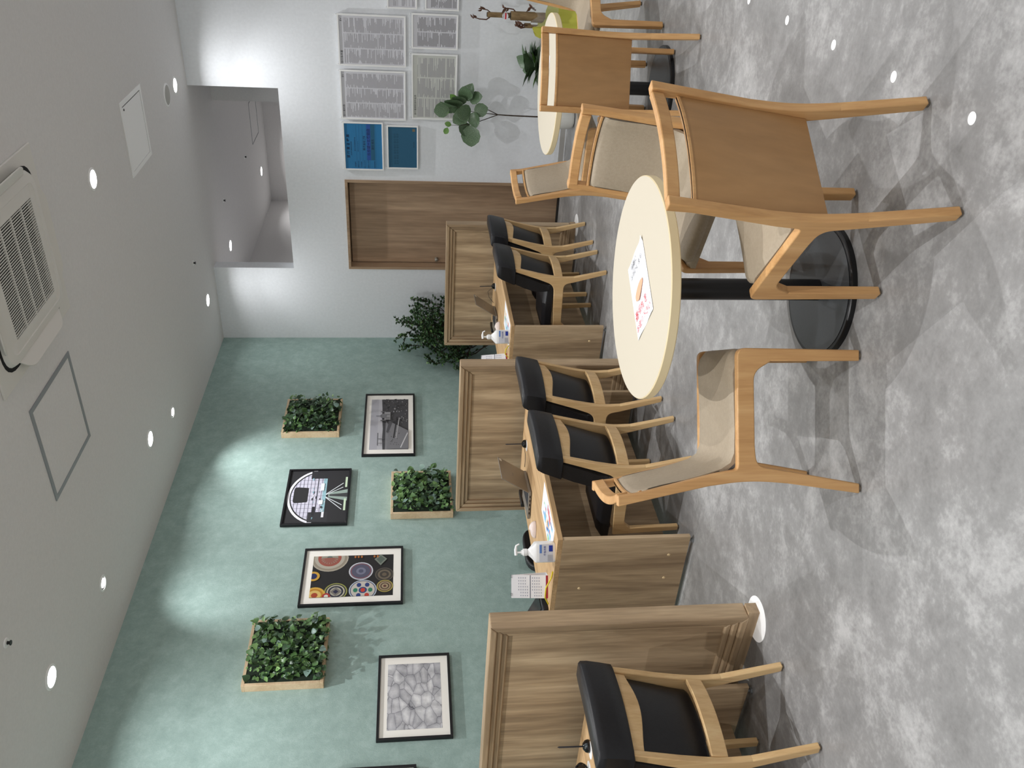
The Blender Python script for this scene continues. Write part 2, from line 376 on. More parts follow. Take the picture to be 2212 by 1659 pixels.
fme = obj('louver', flap, M['offwhite'], ac, .002); fme.location = (0, -.37, -.022); fme.rotation_euler = (math.radians(28), 0, 0)
for a, dn in ((90, 28), (180, 8), (270, 28)):
    o = fme.copy(); COL.objects.link(o)
    R = Matrix.Rotation(math.radians(a), 4, 'Z') @ Matrix.Translation((0, -.37, -.022)) @ Matrix.Rotation(math.radians(dn), 4, 'X')
    o.parent = ac; o.matrix_local = R
obj('badge', box(B(), .05, .09, -.305, -.297, -.0425, -.039), M['grey'], ac)

# ------------------------------------------------------------------ partitions
def partition(x0, x1, yc, label):
    ph = 1.155; T = .088; z0 = .05
    t = thing('partition_screen', label, 'partition', ((x0+x1)/2, yc, 0), 0, 'free-standing wooden partitions between the desks')
    hw = (x1-x0)/2
    a0, a1, b0, b1 = -hw, hw, z0, ph
    steps = [(.030, T), (.026, T-.024), (.026, T-.048)]
    names = ['outer_frame_bar', 'middle_molding_bar', 'inner_molding_bar']
    for (wd, th), nm in zip(steps, names):
        A = [(a0, b0), (a1, b0), (a1, b1), (a0, b1)]; I = [(a0+wd, b0+wd), (a1-wd, b0+wd), (a1-wd, b1-wd), (a0+wd, b1-wd)]
        for i in range(4):
            j = (i+1) % 4
            bm = prism(B(), [A[i], A[j], I[j], I[i]], -th/2, th/2, 'xz')
            obj(nm, bm, M['ash_x'] if i % 2 == 0 else M['ash_z'], t, .006, seg=3)
        a0 += wd; a1 -= wd; b0 += wd; b1 -= wd
    obj('panel', box(B(), a0, a1, -.006, .006, b0, b1), M['ash_z'], t)
    obj('plinth', box(B(), -hw+.02, hw+.012, -.028, .028, 0, z0), M['ash_x'], t, .001)
    return t
partition(.64, 1.885, -5.557, 'wooden partition nearest the viewer with a stepped frame and recessed panel')
partition(.463, 1.71, -3.255, 'middle wooden partition with a stepped frame, between the two far desks')
partition(.454, 1.687, -.885, 'farthest wooden partition, in front of the door and the bushy plant')
# ------------------------------------------------------------------ desks
def desk(x0, x1, y0, y1, label):
    t = thing('service_desk', label, 'desk', ((x0+x1)/2, (y0+y1)/2, 0), 0, 'wooden service desks between the partitions')
    X, Y = (x1-x0)/2, (y1-y0)/2
    obj('desk_top', box(B(), -X, X, -Y, Y, .70, .728), M['ash_top'], t, .0015)
    for s in (-1, 1):
        p = obj('side_panel', box(B(), -X+.004, X-.004, s*(Y-.012)-.012, s*(Y-.012)+.012, .022, .70), M['ash_z'], t, .001)
        if s < 0:
            for sx, sz in ((-.36, .58), (-.13, .12), (-.3, .12)):
                c = lathe(B(), [(0, -.003), (.0085, -.003), (.0085, 0), (.006, .003), (0, .003)], 14); bmesh.ops.rotate(c, cent=(0, 0, 0), matrix=Matrix.Rotation(PI/2, 3, 'X'), verts=c.verts)
                bmesh.ops.translate(c, vec=(X+sx, -Y, sz), verts=c.verts); obj('screw_cap', c, C(232, 206, 160), p)
        for sx in (-1, 1):
            obj('foot', lathe(B(), [(0, 0), (.014, 0), (.014, .008), (.006, .01), (.006, .022), (0, .022)], 12, (sx*(X-.04), s*(Y-.012), 0)), M['grey'], t)
    obj('modesty_panel', box(B(), X-.285, X-.267, -Y+.024, Y-.024, .05, .70), M['ash_z'], t)
    return t
desk(.85, 1.585, -4.785, -3.40, 'wooden desk with laptop and phone in the middle bay')
desk(.79, 1.52, -2.44, -1.03, 'wooden desk in the far bay, before the farthest partition')
desk(.84, 1.575, -7.1, -5.69, 'wooden desk at the lower left border, behind the single black chair')

# ------------------------------------------------------------------ beige chairs
def beige_chair(label, loc, deg):
    t = thing('cafe_chair', label, 'chair', (*loc, 0), math.radians(deg), 'honey wood cafe chairs at the round tables')
    ox = .225          # s = 0 (front foot) sits at x = +.225
    FT = .028; HW = .2
    def Z(p): return [(a+ox, b_, *r_) for a, b_, *r_ in p]
    def side(pts, name, y0, parent=t):
        return obj(name, prism(B(), rpoly(Z(pts), 6), y0, y0+FT, 'xz'), M['honey'], parent, .004, seg=3)
    for s in (-1, 1):
        y0 = s*HW - (FT if s > 0 else 0)
        f = side([(-.026, .008), (.010, .008), (.0162, .318), (-.026, .318)], 'leg', y0)
        obj('glide', lathe(B(), [(0, 0), (.011, 0), (.011, .008), (0, .008)], 14, (ox-.008, y0+FT/2, 0)), M['rubber'], f)
        r = side([(-.462, .008), (-.430, .008), (-.3838, .258), (-.4238, .258)], 'leg', y0)
        obj('glide', lathe(B(), [(0, 0), (.011, 0), (.011, .008), (0, .008)], 14, (ox-.447, y0+FT/2, 0)), M['rubber'], r)
        side([(-.026, .31), (.016, .31), (.018, .425, .03), (-.35, .423), (-.376, .424, .03), (-.388, .50), (-.445, .75), (-.452, .82), (-.487, .82), (-.455, .66), (-.428, .52), (-.416, .42, .06), (-.416, .34, .05), (-.425, .25), (-.385, .25), (-.366, .36, .05), (-.30, .366), (-.06, .369, .03)], 'side_frame', y0)
    wI = HW-FT
    def bow(v): return -.028*(1-(v/wI)**2)
    def kb(z): return min(1, max(0, (z-.36)/.34))
    # line of the back: height z -> s
    def bx(z): return -.392 - (z-.45)*.185
    def curved(z0, z1, off0, off1, name, matl, nz=4, bev=.003, ww=wI, drop=0):
        bm = B(); nv = 14
        for off, flip in ((off0, 0), (off1, 1)):
            pass
        F = [[[None]*(nv+1) for _ in range(nz+1)] for _ in range(2)]
        for q, off in enumerate((off0, off1)):
            for i in range(nz+1):
                for j in range(nv+1):
                    z = z0+(z1-z0)*i/nz; y = -ww+2*ww*j/nv
                    F[q][i][j] = bm.verts.new((bx(z)+ox+off+bow(y)*kb(z), y, z))
        for i in range(nz):
            for j in range(nv):
                bm.faces.new((F[0][i][j], F[0][i+1][j], F[0][i+1][j+1], F[0][i][j+1])); bm.faces.new((F[1][i][j], F[1][i][j+1], F[1][i+1][j+1], F[1][i+1][j]))
        for j in range(nv):
            for i in (0, nz): bm.faces.new((F[0][i][j], F[0][i][j+1], F[1][i][j+1], F[1][i][j]))
        for i in range(nz):
            for j in (0, nv): bm.faces.new((F[0][i][j], F[1][i][j], F[1][i+1][j], F[0][i+1][j]))
        return obj(name, bm, matl, t, bev)
    curved(.782, .82, -.016, .012, 'top_rail', M['honey'], 2, .004)
    curved(.34, .745, -.012, -.002, 'back_shell', M['honey_x'], 8, .002)
    curved(.735, .745, -.014, .006, 'shell_lip', M['honey'], 1, .002)
    # seat shell and pad swept along an L-shaped profile
    wP = wI-.002
    prof = [(.010, .386), (.018, .400), (.016, .418), (.0, .431), (-.03, .437), (-.12, .434), (-.25, .431), (-.325, .433), (-.356, .445), (-.374, .475), (-.389, .53), (-.404, .60), (-.417, .67), (-.427, .715), (-.436, .729), (-.450, .732)]
    bm = B(); nv = 16; top = []; 
    for i, (s, z) in enumerate(prof):
        k = min(1, max(0, (z-.44)/.2)); row = []
        for j in range(nv+1):
            y = -wP+2*wP*j/nv; e = abs(y)/wP
            round_ = -.008*max(0, (e-.88)/.12)**2
            dz = round_*(1-k) - .006*(1-e*e)*(1-k); dx = -abs(round_)*k + bow(y)*kb(z)*k
            row.append(bm.verts.new((s+ox+dx-.045*(max(0, e-.6)/.4)**3*(1-min(1, max(0, (.016-s)/.2))), y, z+dz)))
        top.append(row)
    bot = []
    for i, (s, z) in enumerate(prof):
        k = min(1, max(0, (z-.44)/.06)); row = []
        for j in range(nv+1):
            y = -wP+2*wP*j/nv; kk = min(1, max(0, (z-.44)/.2))
            row.append(bm.verts.new(((bx(z)+ox+.0005+bow(y)*kb(z)) if z > .46 else s+ox-.006*k, y, z-.026*(1-k)-(.0 if i else -.02))))
        bot.append(row)
    for i in range(len(prof)-1):
        for j in range(nv):
            bm.faces.new((top[i][j], top[i][j+1], top[i+1][j+1], top[i+1][j])); bm.faces.new((bot[i][j], bot[i+1][j], bot[i+1][j+1], bot[i][j+1]))
        for j in (0, nv): bm.faces.new((top[i][j], top[i+1][j], bot[i+1][j], bot[i][j]))
    for i in (0, len(prof)-1):
        for j in range(nv): bm.faces.new((top[i][j], bot[i][j], bot[i][j+1], top[i][j+1]))
    obj('upholstered_pad', bm, M['taupe'], t, 0, 50)
    ps = [(-.374, .475), (-.389, .53), (-.404, .60), (-.417, .67), (-.427, .712)]
    path = [(a_-.008+ox+bow(wP)*kb(b_), -wP+.001, b_) for a_, b_ in ps]
    path += [(-.447+ox+bow(y), y, .7325) for y in [(-wP+.012)+(2*wP-.024)*k/10 for k in range(11)]]
    path += [(p[0], -p[1], p[2]) for p in path[:5][::-1]]
    obj('piping', tube(B(), path, .0018, 5), M['piping'], t)
    obj('seat_shell', box(B(), ox-.36, ox-.004, -wI, wI, .372, .392), M['honey'], t, .004)
    return t
c0 = beige_chair('big honey wood chair with its back to the viewer, right of the near round table', (3.757, -5.651), 146.2)
for lab, loc, a in [('side-on honey wood chair with taupe seat, left of the near round table', (2.96, -5.649), 32.8),
                    ('honey wood chair facing the viewer behind the near round table', (3.492, -4.879), -111.5),
                    ('farthest-left honey wood chair by the door, pulled up to the far round table', (2.962, -2.797), -7.8),
                    ('honey wood chair with its back to the viewer at the far round table', (3.544, -3.362), 111.5),
                    ('honey wood chair cut by the upper border, right of the far round table', (3.729, -2.506), 227.5)]:
    dup(c0, (*loc, 0), math.radians(a), lab)
# ------------------------------------------------------------------ black chairs
def black_chair(label, loc, deg):
    t = thing('desk_chair', label, 'chair', (*loc, 0), math.radians(deg), 'black upholstered chairs at the desks')
    ox = .25; FT = .026; HW = .197
    def Z(p): return [(a+ox, b_, *r_) for a, b_, *r_ in p]
    def side(pts, name, y0, parent=t):
        return obj(name, prism(B(), rpoly(Z(pts), 6), y0, y0+FT, 'xz'), M['pale'], parent, .004, seg=3)
    for s in (-1, 1):
        y0 = s*HW - (FT if s > 0 else 0)
        f = side([(-.033, .008), (-.002, .008), (.0144, .288), (-.026, .288)], 'leg', y0)
        obj('glide', lathe(B(), [(0, 0), (.010, 0), (.010, .008), (0, .008)], 14, (ox-.017, y0+FT/2, 0)), M['rubber'], f)
        r = side([(-.505, .008), (-.475, .008), (-.4062, .258), (-.4504, .258)], 'leg', y0)
        obj('glide', lathe(B(), [(0, 0), (.010, 0), (.010, .008), (0, .008)], 14, (ox-.49, y0+FT/2, 0)), M['rubber'], r)
        side([(-.026, .28), (.014, .28), (.020, .375, .012), (-.385, .40, .05), (-.432, .52), (-.492, .70), (-.522, .70), (-.478, .52), (-.458, .42, .08), (-.448, .34, .06), (-.452, .25), (-.408, .25), (-.392, .325, .06), (-.06, .318, .03)], 'side_frame', y0)
    wI = HW-FT
    def cross(za, zb, sag, name, s0, th, bulge):
        bm = B(); nv = 14; R = []
        for j in range(nv+1):
            y = -wI+2*wI*j/nv; e = 1-(y/wI)**2
            x = s0+ox-sag*e; zl = za-bulge*e*e
            R.append([bm.verts.new(p) for p in ((x, y, zl), (x+th, y, zl), (x+th-.012, y, zb), (x-.012, y, zb))])
        for j in range(nv):
            for k in range(4): bm.faces.new((R[j][k], R[j][(k+1) % 4], R[j+1][(k+1) % 4], R[j+1][k]))
        bm.faces.new(R[0]); bm.faces.new(R[-1][::-1])
        return obj(name, bm, M['pale'], t, .003)
    cross(.655, .698, .03, 'upper_back_rail', -.502, .022, .018)
    cross(.335, .40, .03, 'lower_back_rail', -.448, .022, 0)
    # back cushion: front face bows, rear face fills between the posts
    def pad(name, rows, ww, rr, mt):
        bm = B(); nv = 14; loops = []
        for (z, xf, xr, sc) in rows:
            lp = []
            w_ = ww*sc
            for j in range(nv+1):
                y = -w_+2*w_*j/nv; e = 1-(y/w_)**2; lp.append((xf+ox-.012*e - .006*(1-min(1, e*9)), y, z))
            for j in range(nv, -1, -1):
                y = -w_+2*w_*j/nv; e = 1-(y/w_)**2; lp.append((xr+ox-.03*e + .006*(1-min(1, e*9)), y, z))
            loops.append([bm.verts.new(p) for p in lp])
        n_ = len(loops[0])
        for a_, b_ in zip(loops, loops[1:]):
            for k in range(n_): bm.faces.new((a_[k], a_[(k+1) % n_], b_[(k+1) % n_], b_[k]))
        bm.faces.new(loops[0][::-1]); bm.faces.new(loops[-1])
        return obj(name, bm, mt, t, 0, 60)
    pad('back_panel', [(.39, -.375, -.40, .97), (.40, -.36, -.405, 1), (.47, -.35, -.425, 1), (.56, -.365, -.455, 1), (.65, -.395, -.485, 1), (.70, -.415, -.50, 1)], wI-.003, 0, M['black_lea'])
    pad('back_cushion', [(.425, -.345, -.372, .97), (.44, -.328, -.384, 1), (.50, -.322, -.404, 1), (.56, -.330, -.432, 1), (.63, -.355, -.458, 1), (.70, -.388, -.484, 1)], HW-.001, 0, M['black_lea'])
    pad('headrest_pad', [(.697, -.39, -.512, .985), (.702, -.386, -.524, 1), (.75, -.408, -.536, 1.01), (.80, -.432, -.546, 1.02), (.826, -.450, -.547, 1.02), (.834, -.462, -.540, 1.0)], HW+.013, 0, M['black_lea'])
    # seat cushion
    bm = B(); nu, nv = 12, 12
    def top(u, v):
        x = -.385+u*.418; y = (-1+2*v)*(HW-.006); e = max(abs(2*u-1), abs(2*v-1))
        return (x+ox, y, .462 + .01*math.sin(PI*u) - .022*max(0, (e-.82)/.18)**2)
    def botm(u, v):
        x = -.385+u*.418; y = (-1+2*v)*(HW-.006)
        return (x+ox, y, .395)
    A = grid(bm, top, nu, nv); D = grid(bm, botm, nu, nv)
    for i in range(nu):
        bm.faces.new((A[i][0], A[i+1][0], D[i+1][0], D[i][0])); bm.faces.new((A[i][nv], A[i+1][nv], D[i+1][nv], D[i][nv]))
    for j in range(nv):
        bm.faces.new((A[0][j], A[0][j+1], D[0][j+1], D[0][j])); bm.faces.new((A[nu][j], A[nu][j+1], D[nu][j+1], D[nu][j]))
    obj('seat_cushion', bm, M['black_lea'], t, .006, 60)
    obj('front_rail', box(B(), ox-.03, ox-.008, -wI, wI, .33, .385), M['pale'], t, .003)
    return t
b0 = black_chair('black padded chair alone at the lower border, before the nearest desk', (1.655, -6.048), 182)
for lab, loc, a in [('nearer black chair with wooden frame at the middle desk', (1.668, -4.366), 180.5), ('farther black chair at the middle desk, beside the partition', (1.629, -3.74), 179.7),
                    ('nearer black chair with wooden frame at the far desk', (1.633, -2.061), 180), ('farthest black chair, beside the farthest partition', (1.631, -1.494), 179.5)]:
    dup(b0, (*loc, 0), math.radians(a), lab)
# clerk chair behind the middle desk
t = thing('office_chair', 'black swivel chair whose rounded back just shows behind the middle desk', 'chair', (.68, -3.68, 0), 0)
bm = B(); prism(bm, rpoly([(-.2, .36, .05), (.2, .36, .05), (.2, .70, .12), (-.2, .70, .12)], 6), -.27, -.22, 'yz'); obj('backrest', bm, M['black_lea'], t, .01)
obj('seat', prism(B(), rpoly([(-.22, -.22, .08), (.24, -.22, .08), (.24, .22, .08), (-.22, .22, .08)], 5), .36, .42, 'xy'), M['black_lea'], t, .012)
obj('back_bracket', tube(B(), [(-.1, 0, .35), (-.2, 0, .35), (-.24, 0, .41), (-.25, 0, .6)], .018, 8), M['blackmetal'], t)
obj('gas_lift', tube(B(), [(0, 0, .08), (0, 0, .36)], .026, 14), M['blackmetal'], t)
for k in range(5):
    a = k*2*PI/5; f = obj('leg', tube(B(), [(0, 0, .1), (.25*math.cos(a), .25*math.sin(a), .06)], [.022, .014], 8), M['blackmetal'], t)
    obj('castor', lathe(B(), [(0, 0), (.02, .004), (.026, .026), (.02, .048), (0, .052)], 12, (.25*math.cos(a), .25*math.sin(a), 0)), M['blackmetal'], f)

# ------------------------------------------------------------------ round tables
def round_table(x, y, label):
    t = thing('round_table', label, 'table', (x, y, 0), 0, 'cream round pedestal tables')
    o = obj('tabletop', lathe(B(), [(0, .648), (.384, .648), (.386, .651), (.386, .677), (.383, .68), (0, .68)], 96), M['cream'], t, 0, 30)
    o.data.materials.append(M['cream_edge'])
    for p in o.data.polygons:
        if p.center.z < .679 : p.material_index = 1
    o2 = obj('pedestal', lathe(B(), [(0, .02), (.038, .02), (.038, .648), (0, .648)], 40), M['blackmetal'], t, 0, 30)
    obj('mount_plate', box(B(), -.14, .14, -.14, .14, .640, .648), M['blackmetal'], t)
    b_ = obj('base_disc', lathe(B(), [(0, 0), (.242, 0), (.242, .017), (.238, .020), (.0, .020)], 72), M['blackmetal'], t, 0, 30)
    obj('base_cover', lathe(B(), [(.0, .0205), (.225, .0205), (.225, .0218), (0, .0218)], 72), M['basegrey'], b_)
    return t
round_table(3.31, -5.345, 'cream round table with a printed number-ticket notice, nearest the viewer')
round_table(3.40, -2.955, 'far cream round table before the potted plants')

# ------------------------------------------------------------------ lettering
def text(name, body, size, matl, parent, M4, align='CENTER', bold=0):
    c = bpy.data.curves.new(name, 'FONT'); c.body = body; c.size = size; c.align_x = align; c.align_y = 'CENTER'; c.offset = bold; c.resolution_u = 2
    o = bpy.data.objects.new(name, c); COL.objects.link(o)
    dg = bpy.context.evaluated_depsgraph_get(); me = bpy.data.meshes.new_from_object(o.evaluated_get(dg))
    bpy.data.objects.remove(o); bpy.data.curves.remove(c)
    me.materials.clear(); me.materials.append(matl)
    me.transform(M4); r = bpy.data.objects.new(name, me); COL.objects.link(r); r.parent = parent
    return r
WALL = Matrix.Rotation(PI/2, 4, 'X')        # flat text stood up, facing -y
# notice on the near table
nt = thing('table_notice', 'white number-ticket notice with red and black lettering on the near table', 'notice', (3.325, -5.372, .6805), math.atan2(.111, -.194)+PI)
sh = B()
grid(sh, lambda u, v: ((u-.5)*.21, (v-.5)*.297, .0012+.0012*math.sin(u*9+v*3)*(1 if 0 < u < 1 else .3)+(.006*max(0, (v-.93)/.07)*max(0, (u-.8)/.2))), 10, 12)
obj('sheet', sh, M['paper'], nt)
T_ = lambda x, y: Matrix.Translation((x, y, .0045))
text('lettering', '順番に', .026, M['inkblack'], nt, T_(-.02, .118)); text('lettering', 'お呼びします', .026, M['inkblack'], nt, T_(0, .086))
text('lettering', '番号札を', .04, M['inkred'], nt, T_(-.01, -.072)); text('lettering', 'お取り下さい', .031, M['inkred'], nt, T_(0, -.118))
bm = B(); prism(bm, rpoly([(-.055, -.02, .006), (-.02, -.035, .01), (.02, -.018, .012), (.05, -.002, .008), (.052, .012, .006), (.01, .02, .02), (-.03, .012, .01), (-.055, 0, .01)], 4), .0042, .0046, 'xy'); obj('printed_hand', bm, M['skin'], nt)
bm = B()
for p in (((.0, .018), (.05, .018)), ((.05, .018), (.062, .062)), ((.062, .062), (-.015, .062)), ((-.015, .062), (-.03, .015))):
    a, c = Vector(p[0]), Vector(p[1]); n_ = (c-a).normalized(); n_ = Vector((-n_.y, n_.x))*.0008
    bm.faces.new([bm.verts.new((*q, .0045)) for q in (a-n_, c-n_, c+n_, a+n_)])
obj('printed_ticket', bm, M['inkgrey2'], nt)
tag(obj('table_notice', box(B(), 3.355, 3.565, -2.98, -2.90, .6805, .6815), M['paper']), 'plain white slip on the far round table', 'notice')

# ------------------------------------------------------------------ wall posters
def poster(x0, x1, z0, z1, label, sheet, style, pins=True):
    W, Hh = x1-x0, z1-z0
    t = thing('framed_poster', label, 'poster', ((x0+x1)/2, -.012, (z0+z1)/2), 0, 'white-framed notices on the white wall')
    a, c = W/2, Hh/2; f = .013; D = .02
    bm = B(); box(bm, -a, a, -D, 0, c-f, c); box(bm, -a, a, -D, 0, -c, -c+f); box(bm, -a, -a+f, -D, 0, -c+f, c-f); box(bm, a-f, a, -D, 0, -c+f, c-f)
    obj('frame', bm, M['white'], t, .001)
    s = obj('sheet', box(B(), -a+f, a-f, -.012, -.004, -c+f, c-f), sheet, t)
    ins = .022
    if style[0] == 'cols':
        _, ncol, dens, ink, ragged = style
        bm = B(); cw = (W-2*ins)/ncol
        z = c-ins-.03
        while z > -c+ins:
            for k in range(ncol):
                x_ = -a+ins+k*cw
                if random.random() < dens:
                    l = cw*(.93 if random.random() < .6 else random.uniform(.3, .9))
                    st = 0 if random.random() < .8 else random.uniform(0, .2)*cw
                    bm.faces.new([bm.verts.new(p) for p in ((x_+st, -.0124, z), (x_+st, -.0124, z-.0032), (x_+max(l, st+.01), -.0124, z-.0032), (x_+max(l, st+.01), -.0124, z))])
            z -= .0062
        obj('text_lines', bm, ink, t, smooth=False)
    if pins:
        for sx in (-a+.01, a-.01):
            pn = obj('pin', tube(B(), [(sx, .012, c+.008), (sx, -.014, c+.014)], [.003, .004], 8), M['white'], t)
    return t, W, Hh
GP = mat('grey_print_sheet', srgb((214, 214, 220)), .5); GP2 = mat('grey_green_sheet', srgb((206, 208, 202)), .5)
t, W, Hh = poster(2.788, 3.215, 1.497, 2.083, 'large framed text notice, right one of the top pair', GP, ('cols', 3, .97, M['inkgrey'], 0))
text('lettering', '旅行条件書', .022, M['inkblack'], t, Matrix.Translation((-.14, -.0125, .262)) @ WALL); text('mark', 'BV', .024, M['inkblack'], t, Matrix.Translation((.165, -.0125, .262)) @ WALL)
t, W, Hh = poster(2.318, 2.752, 1.503, 2.083, 'large framed text notice, left one of the top pair beside the blue notice', GP, ('cols', 3, .97, M['inkgrey'], 0))
text('lettering', '旅行業約款', .022, M['inkblack'], t, Matrix.Translation((-.14, -.0125, .262)) @ WALL); text('mark', 'BV', .024, M['inkblack'], t, Matrix.Translation((.165, -.0125, .262)) @ WALL)
poster(2.952, 3.243, 1.043, 1.447, 'small framed notice with dense dark text, lower row', GP, ('cols', 2, .98, M['inkgrey2'], 0))
t, W, Hh = poster(2.335, 2.912, 1.042, 1.449, 'wide grey framed notice partly behind the fig leaves', GP2, ('cols', 3, .9, M['inkgrey'], 0))
text('lettering', '旅行業務取扱料金表', .02, M['inkblack'], t, Matrix.Translation((-.16, -.0126, .17)) @ WALL)
poster(3.272, 3.56, 1.398, 1.655, 'small framed notice at the upper border, upper one', GP, ('cols', 2, .6, M['inkgrey'], 0))
poster(3.272, 3.56, 1.04, 1.332, 'small framed notice at the upper border, lower one', GP, ('cols', 2, .95, M['inkgrey2'], 0))
t, W, Hh = poster(1.842, 2.293, 1.713, 2.08, 'bright blue framed registration notice beside the door', M['blue'], ('none',))
X = lambda x, z: Matrix.Translation((x, -.0124, z)) @ WALL
text('lettering', '旅 行 業 登 録 票', .03, M['ink'], t, X(0, .138), bold=.0006); text('lettering', '総合旅行業務取扱管理者', .012, M['ink'], t, X(-.02, .112))
for i, (w1, z_) in enumerate([('登録番号', .078), ('登録年月日', .05), ('有効期間', .022), ('氏名又は名称', -.008), ('営業所の名称', -.042), ('取扱管理者', -.1)]):
    text('lettering', w1, .013, M['ink'], t, X(-.17, z_))
    bm = B(); bm.faces.new([bm.verts.new(p) for p in ((-.2, -.0123, z_-.013), (-.2, -.0123, z_-.014), (.2, -.0123, z_-.014), (.2, -.0123, z_-.013))]); obj('rule_line', bm, M['ink'], t)
text('lettering', '観光庁長官登録旅行業', .013, M['ink'], t, X(.02, .078)); text('lettering', '令和  年  月  日から', .012, M['ink'], t, X(0, .05))
text('lettering', '株式会社 JTB', .024, M['ink'], t, X(.03, -.008), bold=.0003)
bm = B(); box(bm, -.13, .205, -.0124, -.0118, -.066, -.03); obj('violet_band', bm, C(40, 84, 160), t)
bm = B(); box(bm, -.13, .205, -.0124, -.0118, -.105, -.066); obj('teal_band', bm, C(36, 96, 128), t)
text('lettering', 'ららぽーと磐田店', .032, M['ink'], t, Matrix.Translation((.04, -.0128, -.048)) @ WALL, bold=.0004); text('lettering', '選任 者名', .024, M['ink'], t, Matrix.Translation((.02, -.0128, -.086)) @ WALL)
t, W, Hh = poster(1.862, 2.272, 1.391, 1.68, 'darker blue framed notice under the bright blue one', M['blue2'], ('none',))
for k in range(6): text('lettering', '取引', .022, C(30, 74, 96), t, X(-.14+k*.05, .07)); text('lettering', '条件', .022, C(30, 74, 96), t, X(-.14+k*.05, .045))
text('lettering', '株式会社', .014, C(24, 56, 76), t, X(.03, -.105)); obj('stamp', box(B(), .15, .175, -.0125, -.0118, -.115, -.09), C(120, 110, 90), t)
# ------------------------------------------------------------------ pictures on the green wall
def picture(y0, y1, z0, z1, label, mat_in, fw_=.016, dp=.024):
    W, Hh = y1-y0, z1-z0
    t = thing('framed_picture', label, 'picture', (0, (y0+y1)/2, (z0+z1)/2), PI/2, 'black-framed pictures on the green wall')
    a, c = W/2, Hh/2
    A = [(-a, -c), (a, -c), (a, c), (-a, c)]; I = [(-a+fw_, -c+fw_), (a-fw_, -c+fw_), (a-fw_, c-fw_), (-a+fw_, c-fw_)]
    for i in range(4):
        j = (i+1) % 4; obj('frame_bar', prism(B(), [A[i], A[j], I[j], I[i]], -dp, 0, 'xz'), M['black'], t, .001)
    obj('mat_board' if mat_in else 'backing', box(B(), -a+fw_, a-fw_, -dp+.010, -.004, -c+fw_, c-fw_), M['matb'] if mat_in else C(44, 44, 46), t)
    return t, -dp+.010
def art(t, w_, h_, yb, polys, name='printed_picture', cx=0, cz=0):
    """polys: list of (pts in 0..1 from lower left, colour)"""
    bm = B(); mats = []; idx = {}
    for i, (pts, col) in enumerate(polys):
        m_ = col if not isinstance(col, tuple) else C(*col)
        if m_.name not in idx: idx[m_.name] = len(mats); mats.append(m_)
        pts = [(min(1, max(0, a)), min(1, max(0, b_))) for a, b_ in pts]
        y = yb-.0004-.00006*i
        vs = [bm.verts.new((cx+(a-.5)*w_, y, cz+(b_-.5)*h_)) for a, b_ in pts]
        try: f = bm.faces.new(vs)
        except ValueError: continue
        f.material_index = idx[m_.name]
    bm.normal_update()
    for f in bm.faces:
        if f.normal.y > 0: f.normal_flip()
    me = bpy.data.meshes.new(name); bm.to_mesh(me); bm.free()
    for m_ in mats: me.materials.append(m_)
    o = bpy.data.objects.new(name, me); COL.objects.link(o); o.parent = t
    return o
FULL = [(0, 0), (1, 0), (1, 1), (0, 1)]
def rect(a, b_, c, d): return [(a, b_), (c, b_), (c, d), (a, d)]
def disc(cx, cy, rx, ry, n=28, a0=0, a1=2*PI): return [(cx+rx*math.cos(a0+(a1-a0)*k/n), cy+ry*math.sin(a0+(a1-a0)*k/n)) for k in range(n)]
def seg(a, b_, c, d, wd, asp=1):
    v = Vector((c-a, (d-b_)*asp)); v.normalize(); n_ = (-v.y*wd, v.x*wd/asp)
    return [(a-n_[0], b_-n_[1]), (c-n_[0], d-n_[1]), (c+n_[0], d+n_[1]), (a+n_[0], b_+n_[1])]
# cracked stones
sm = mat('stone_wall_photograph', (1, 1, 1), .8); L = sm.node_tree.links; b = sm.node_tree.nodes['Principled BSDF']
tc = nd(sm, 'ShaderNodeTexCoord'); mp = nd(sm, 'ShaderNodeMapping'); mp.inputs['Scale'].default_value = (13, 13, 22)
v1 = nd(sm, 'ShaderNodeTexVoronoi', feature='DISTANCE_TO_EDGE'); v1.inputs['Scale'].default_value = 1.0
nz = nd(sm, 'ShaderNodeTexNoise'); nz.inputs['Scale'].default_value = 1.3; nz.inputs['Detail'].default_value = 6
ad = nd(sm, 'ShaderNodeMix', data_type='VECTOR'); ad.inputs[0].default_value = .2
L.new(tc.outputs['Object'], mp.inputs[0]); L.new(mp.outputs[0], nz.inputs['Vector']); L.new(mp.outputs[0], ad.inputs[4]); L.new(nz.outputs[1], ad.inputs[5]); L.new(ad.outputs[1], v1.inputs['Vector'])
rr = ramp(sm, [(0, (.2, .2, .22)), (.02, (.7, .7, .73)), (.3, (1, 1, 1))]); L.new(v1.outputs[0], rr.inputs[0])
n5 = nd(sm, 'ShaderNodeTexNoise'); n5.inputs['Scale'].default_value = 16; n5.inputs['Detail'].default_value = 7; L.new(tc.outputs['Object'], n5.inputs['Vector'])
v2 = nd(sm, 'ShaderNodeTexVoronoi'); v2.inputs['Scale'].default_value = 1.0; L.new(ad.outputs[1], v2.inputs['Vector'])
sp = nd(sm, 'ShaderNodeSeparateColor'); L.new(v2.outputs['Color'], sp.inputs[0])
rc = ramp(sm, [(0, (.55, .55, .58)), (1, (1, 1, 1))]); L.new(sp.outputs[0], rc.inputs[0])
mz = nd(sm, 'ShaderNodeMix', data_type='RGBA', blend_type='MULTIPLY'); mz.inputs[0].default_value = .9; L.new(rr.outputs[0], mz.inputs[6]); L.new(rc.outputs[0], mz.inputs[7])
r5 = ramp(sm, [(.3, (.45, .45, .47)), (.65, (1, 1, 1))]); L.new(n5.outputs[0], r5.inputs[0])
mx = nd(sm, 'ShaderNodeMix', data_type='RGBA', blend_type='MULTIPLY'); mx.inputs[0].default_value = .8
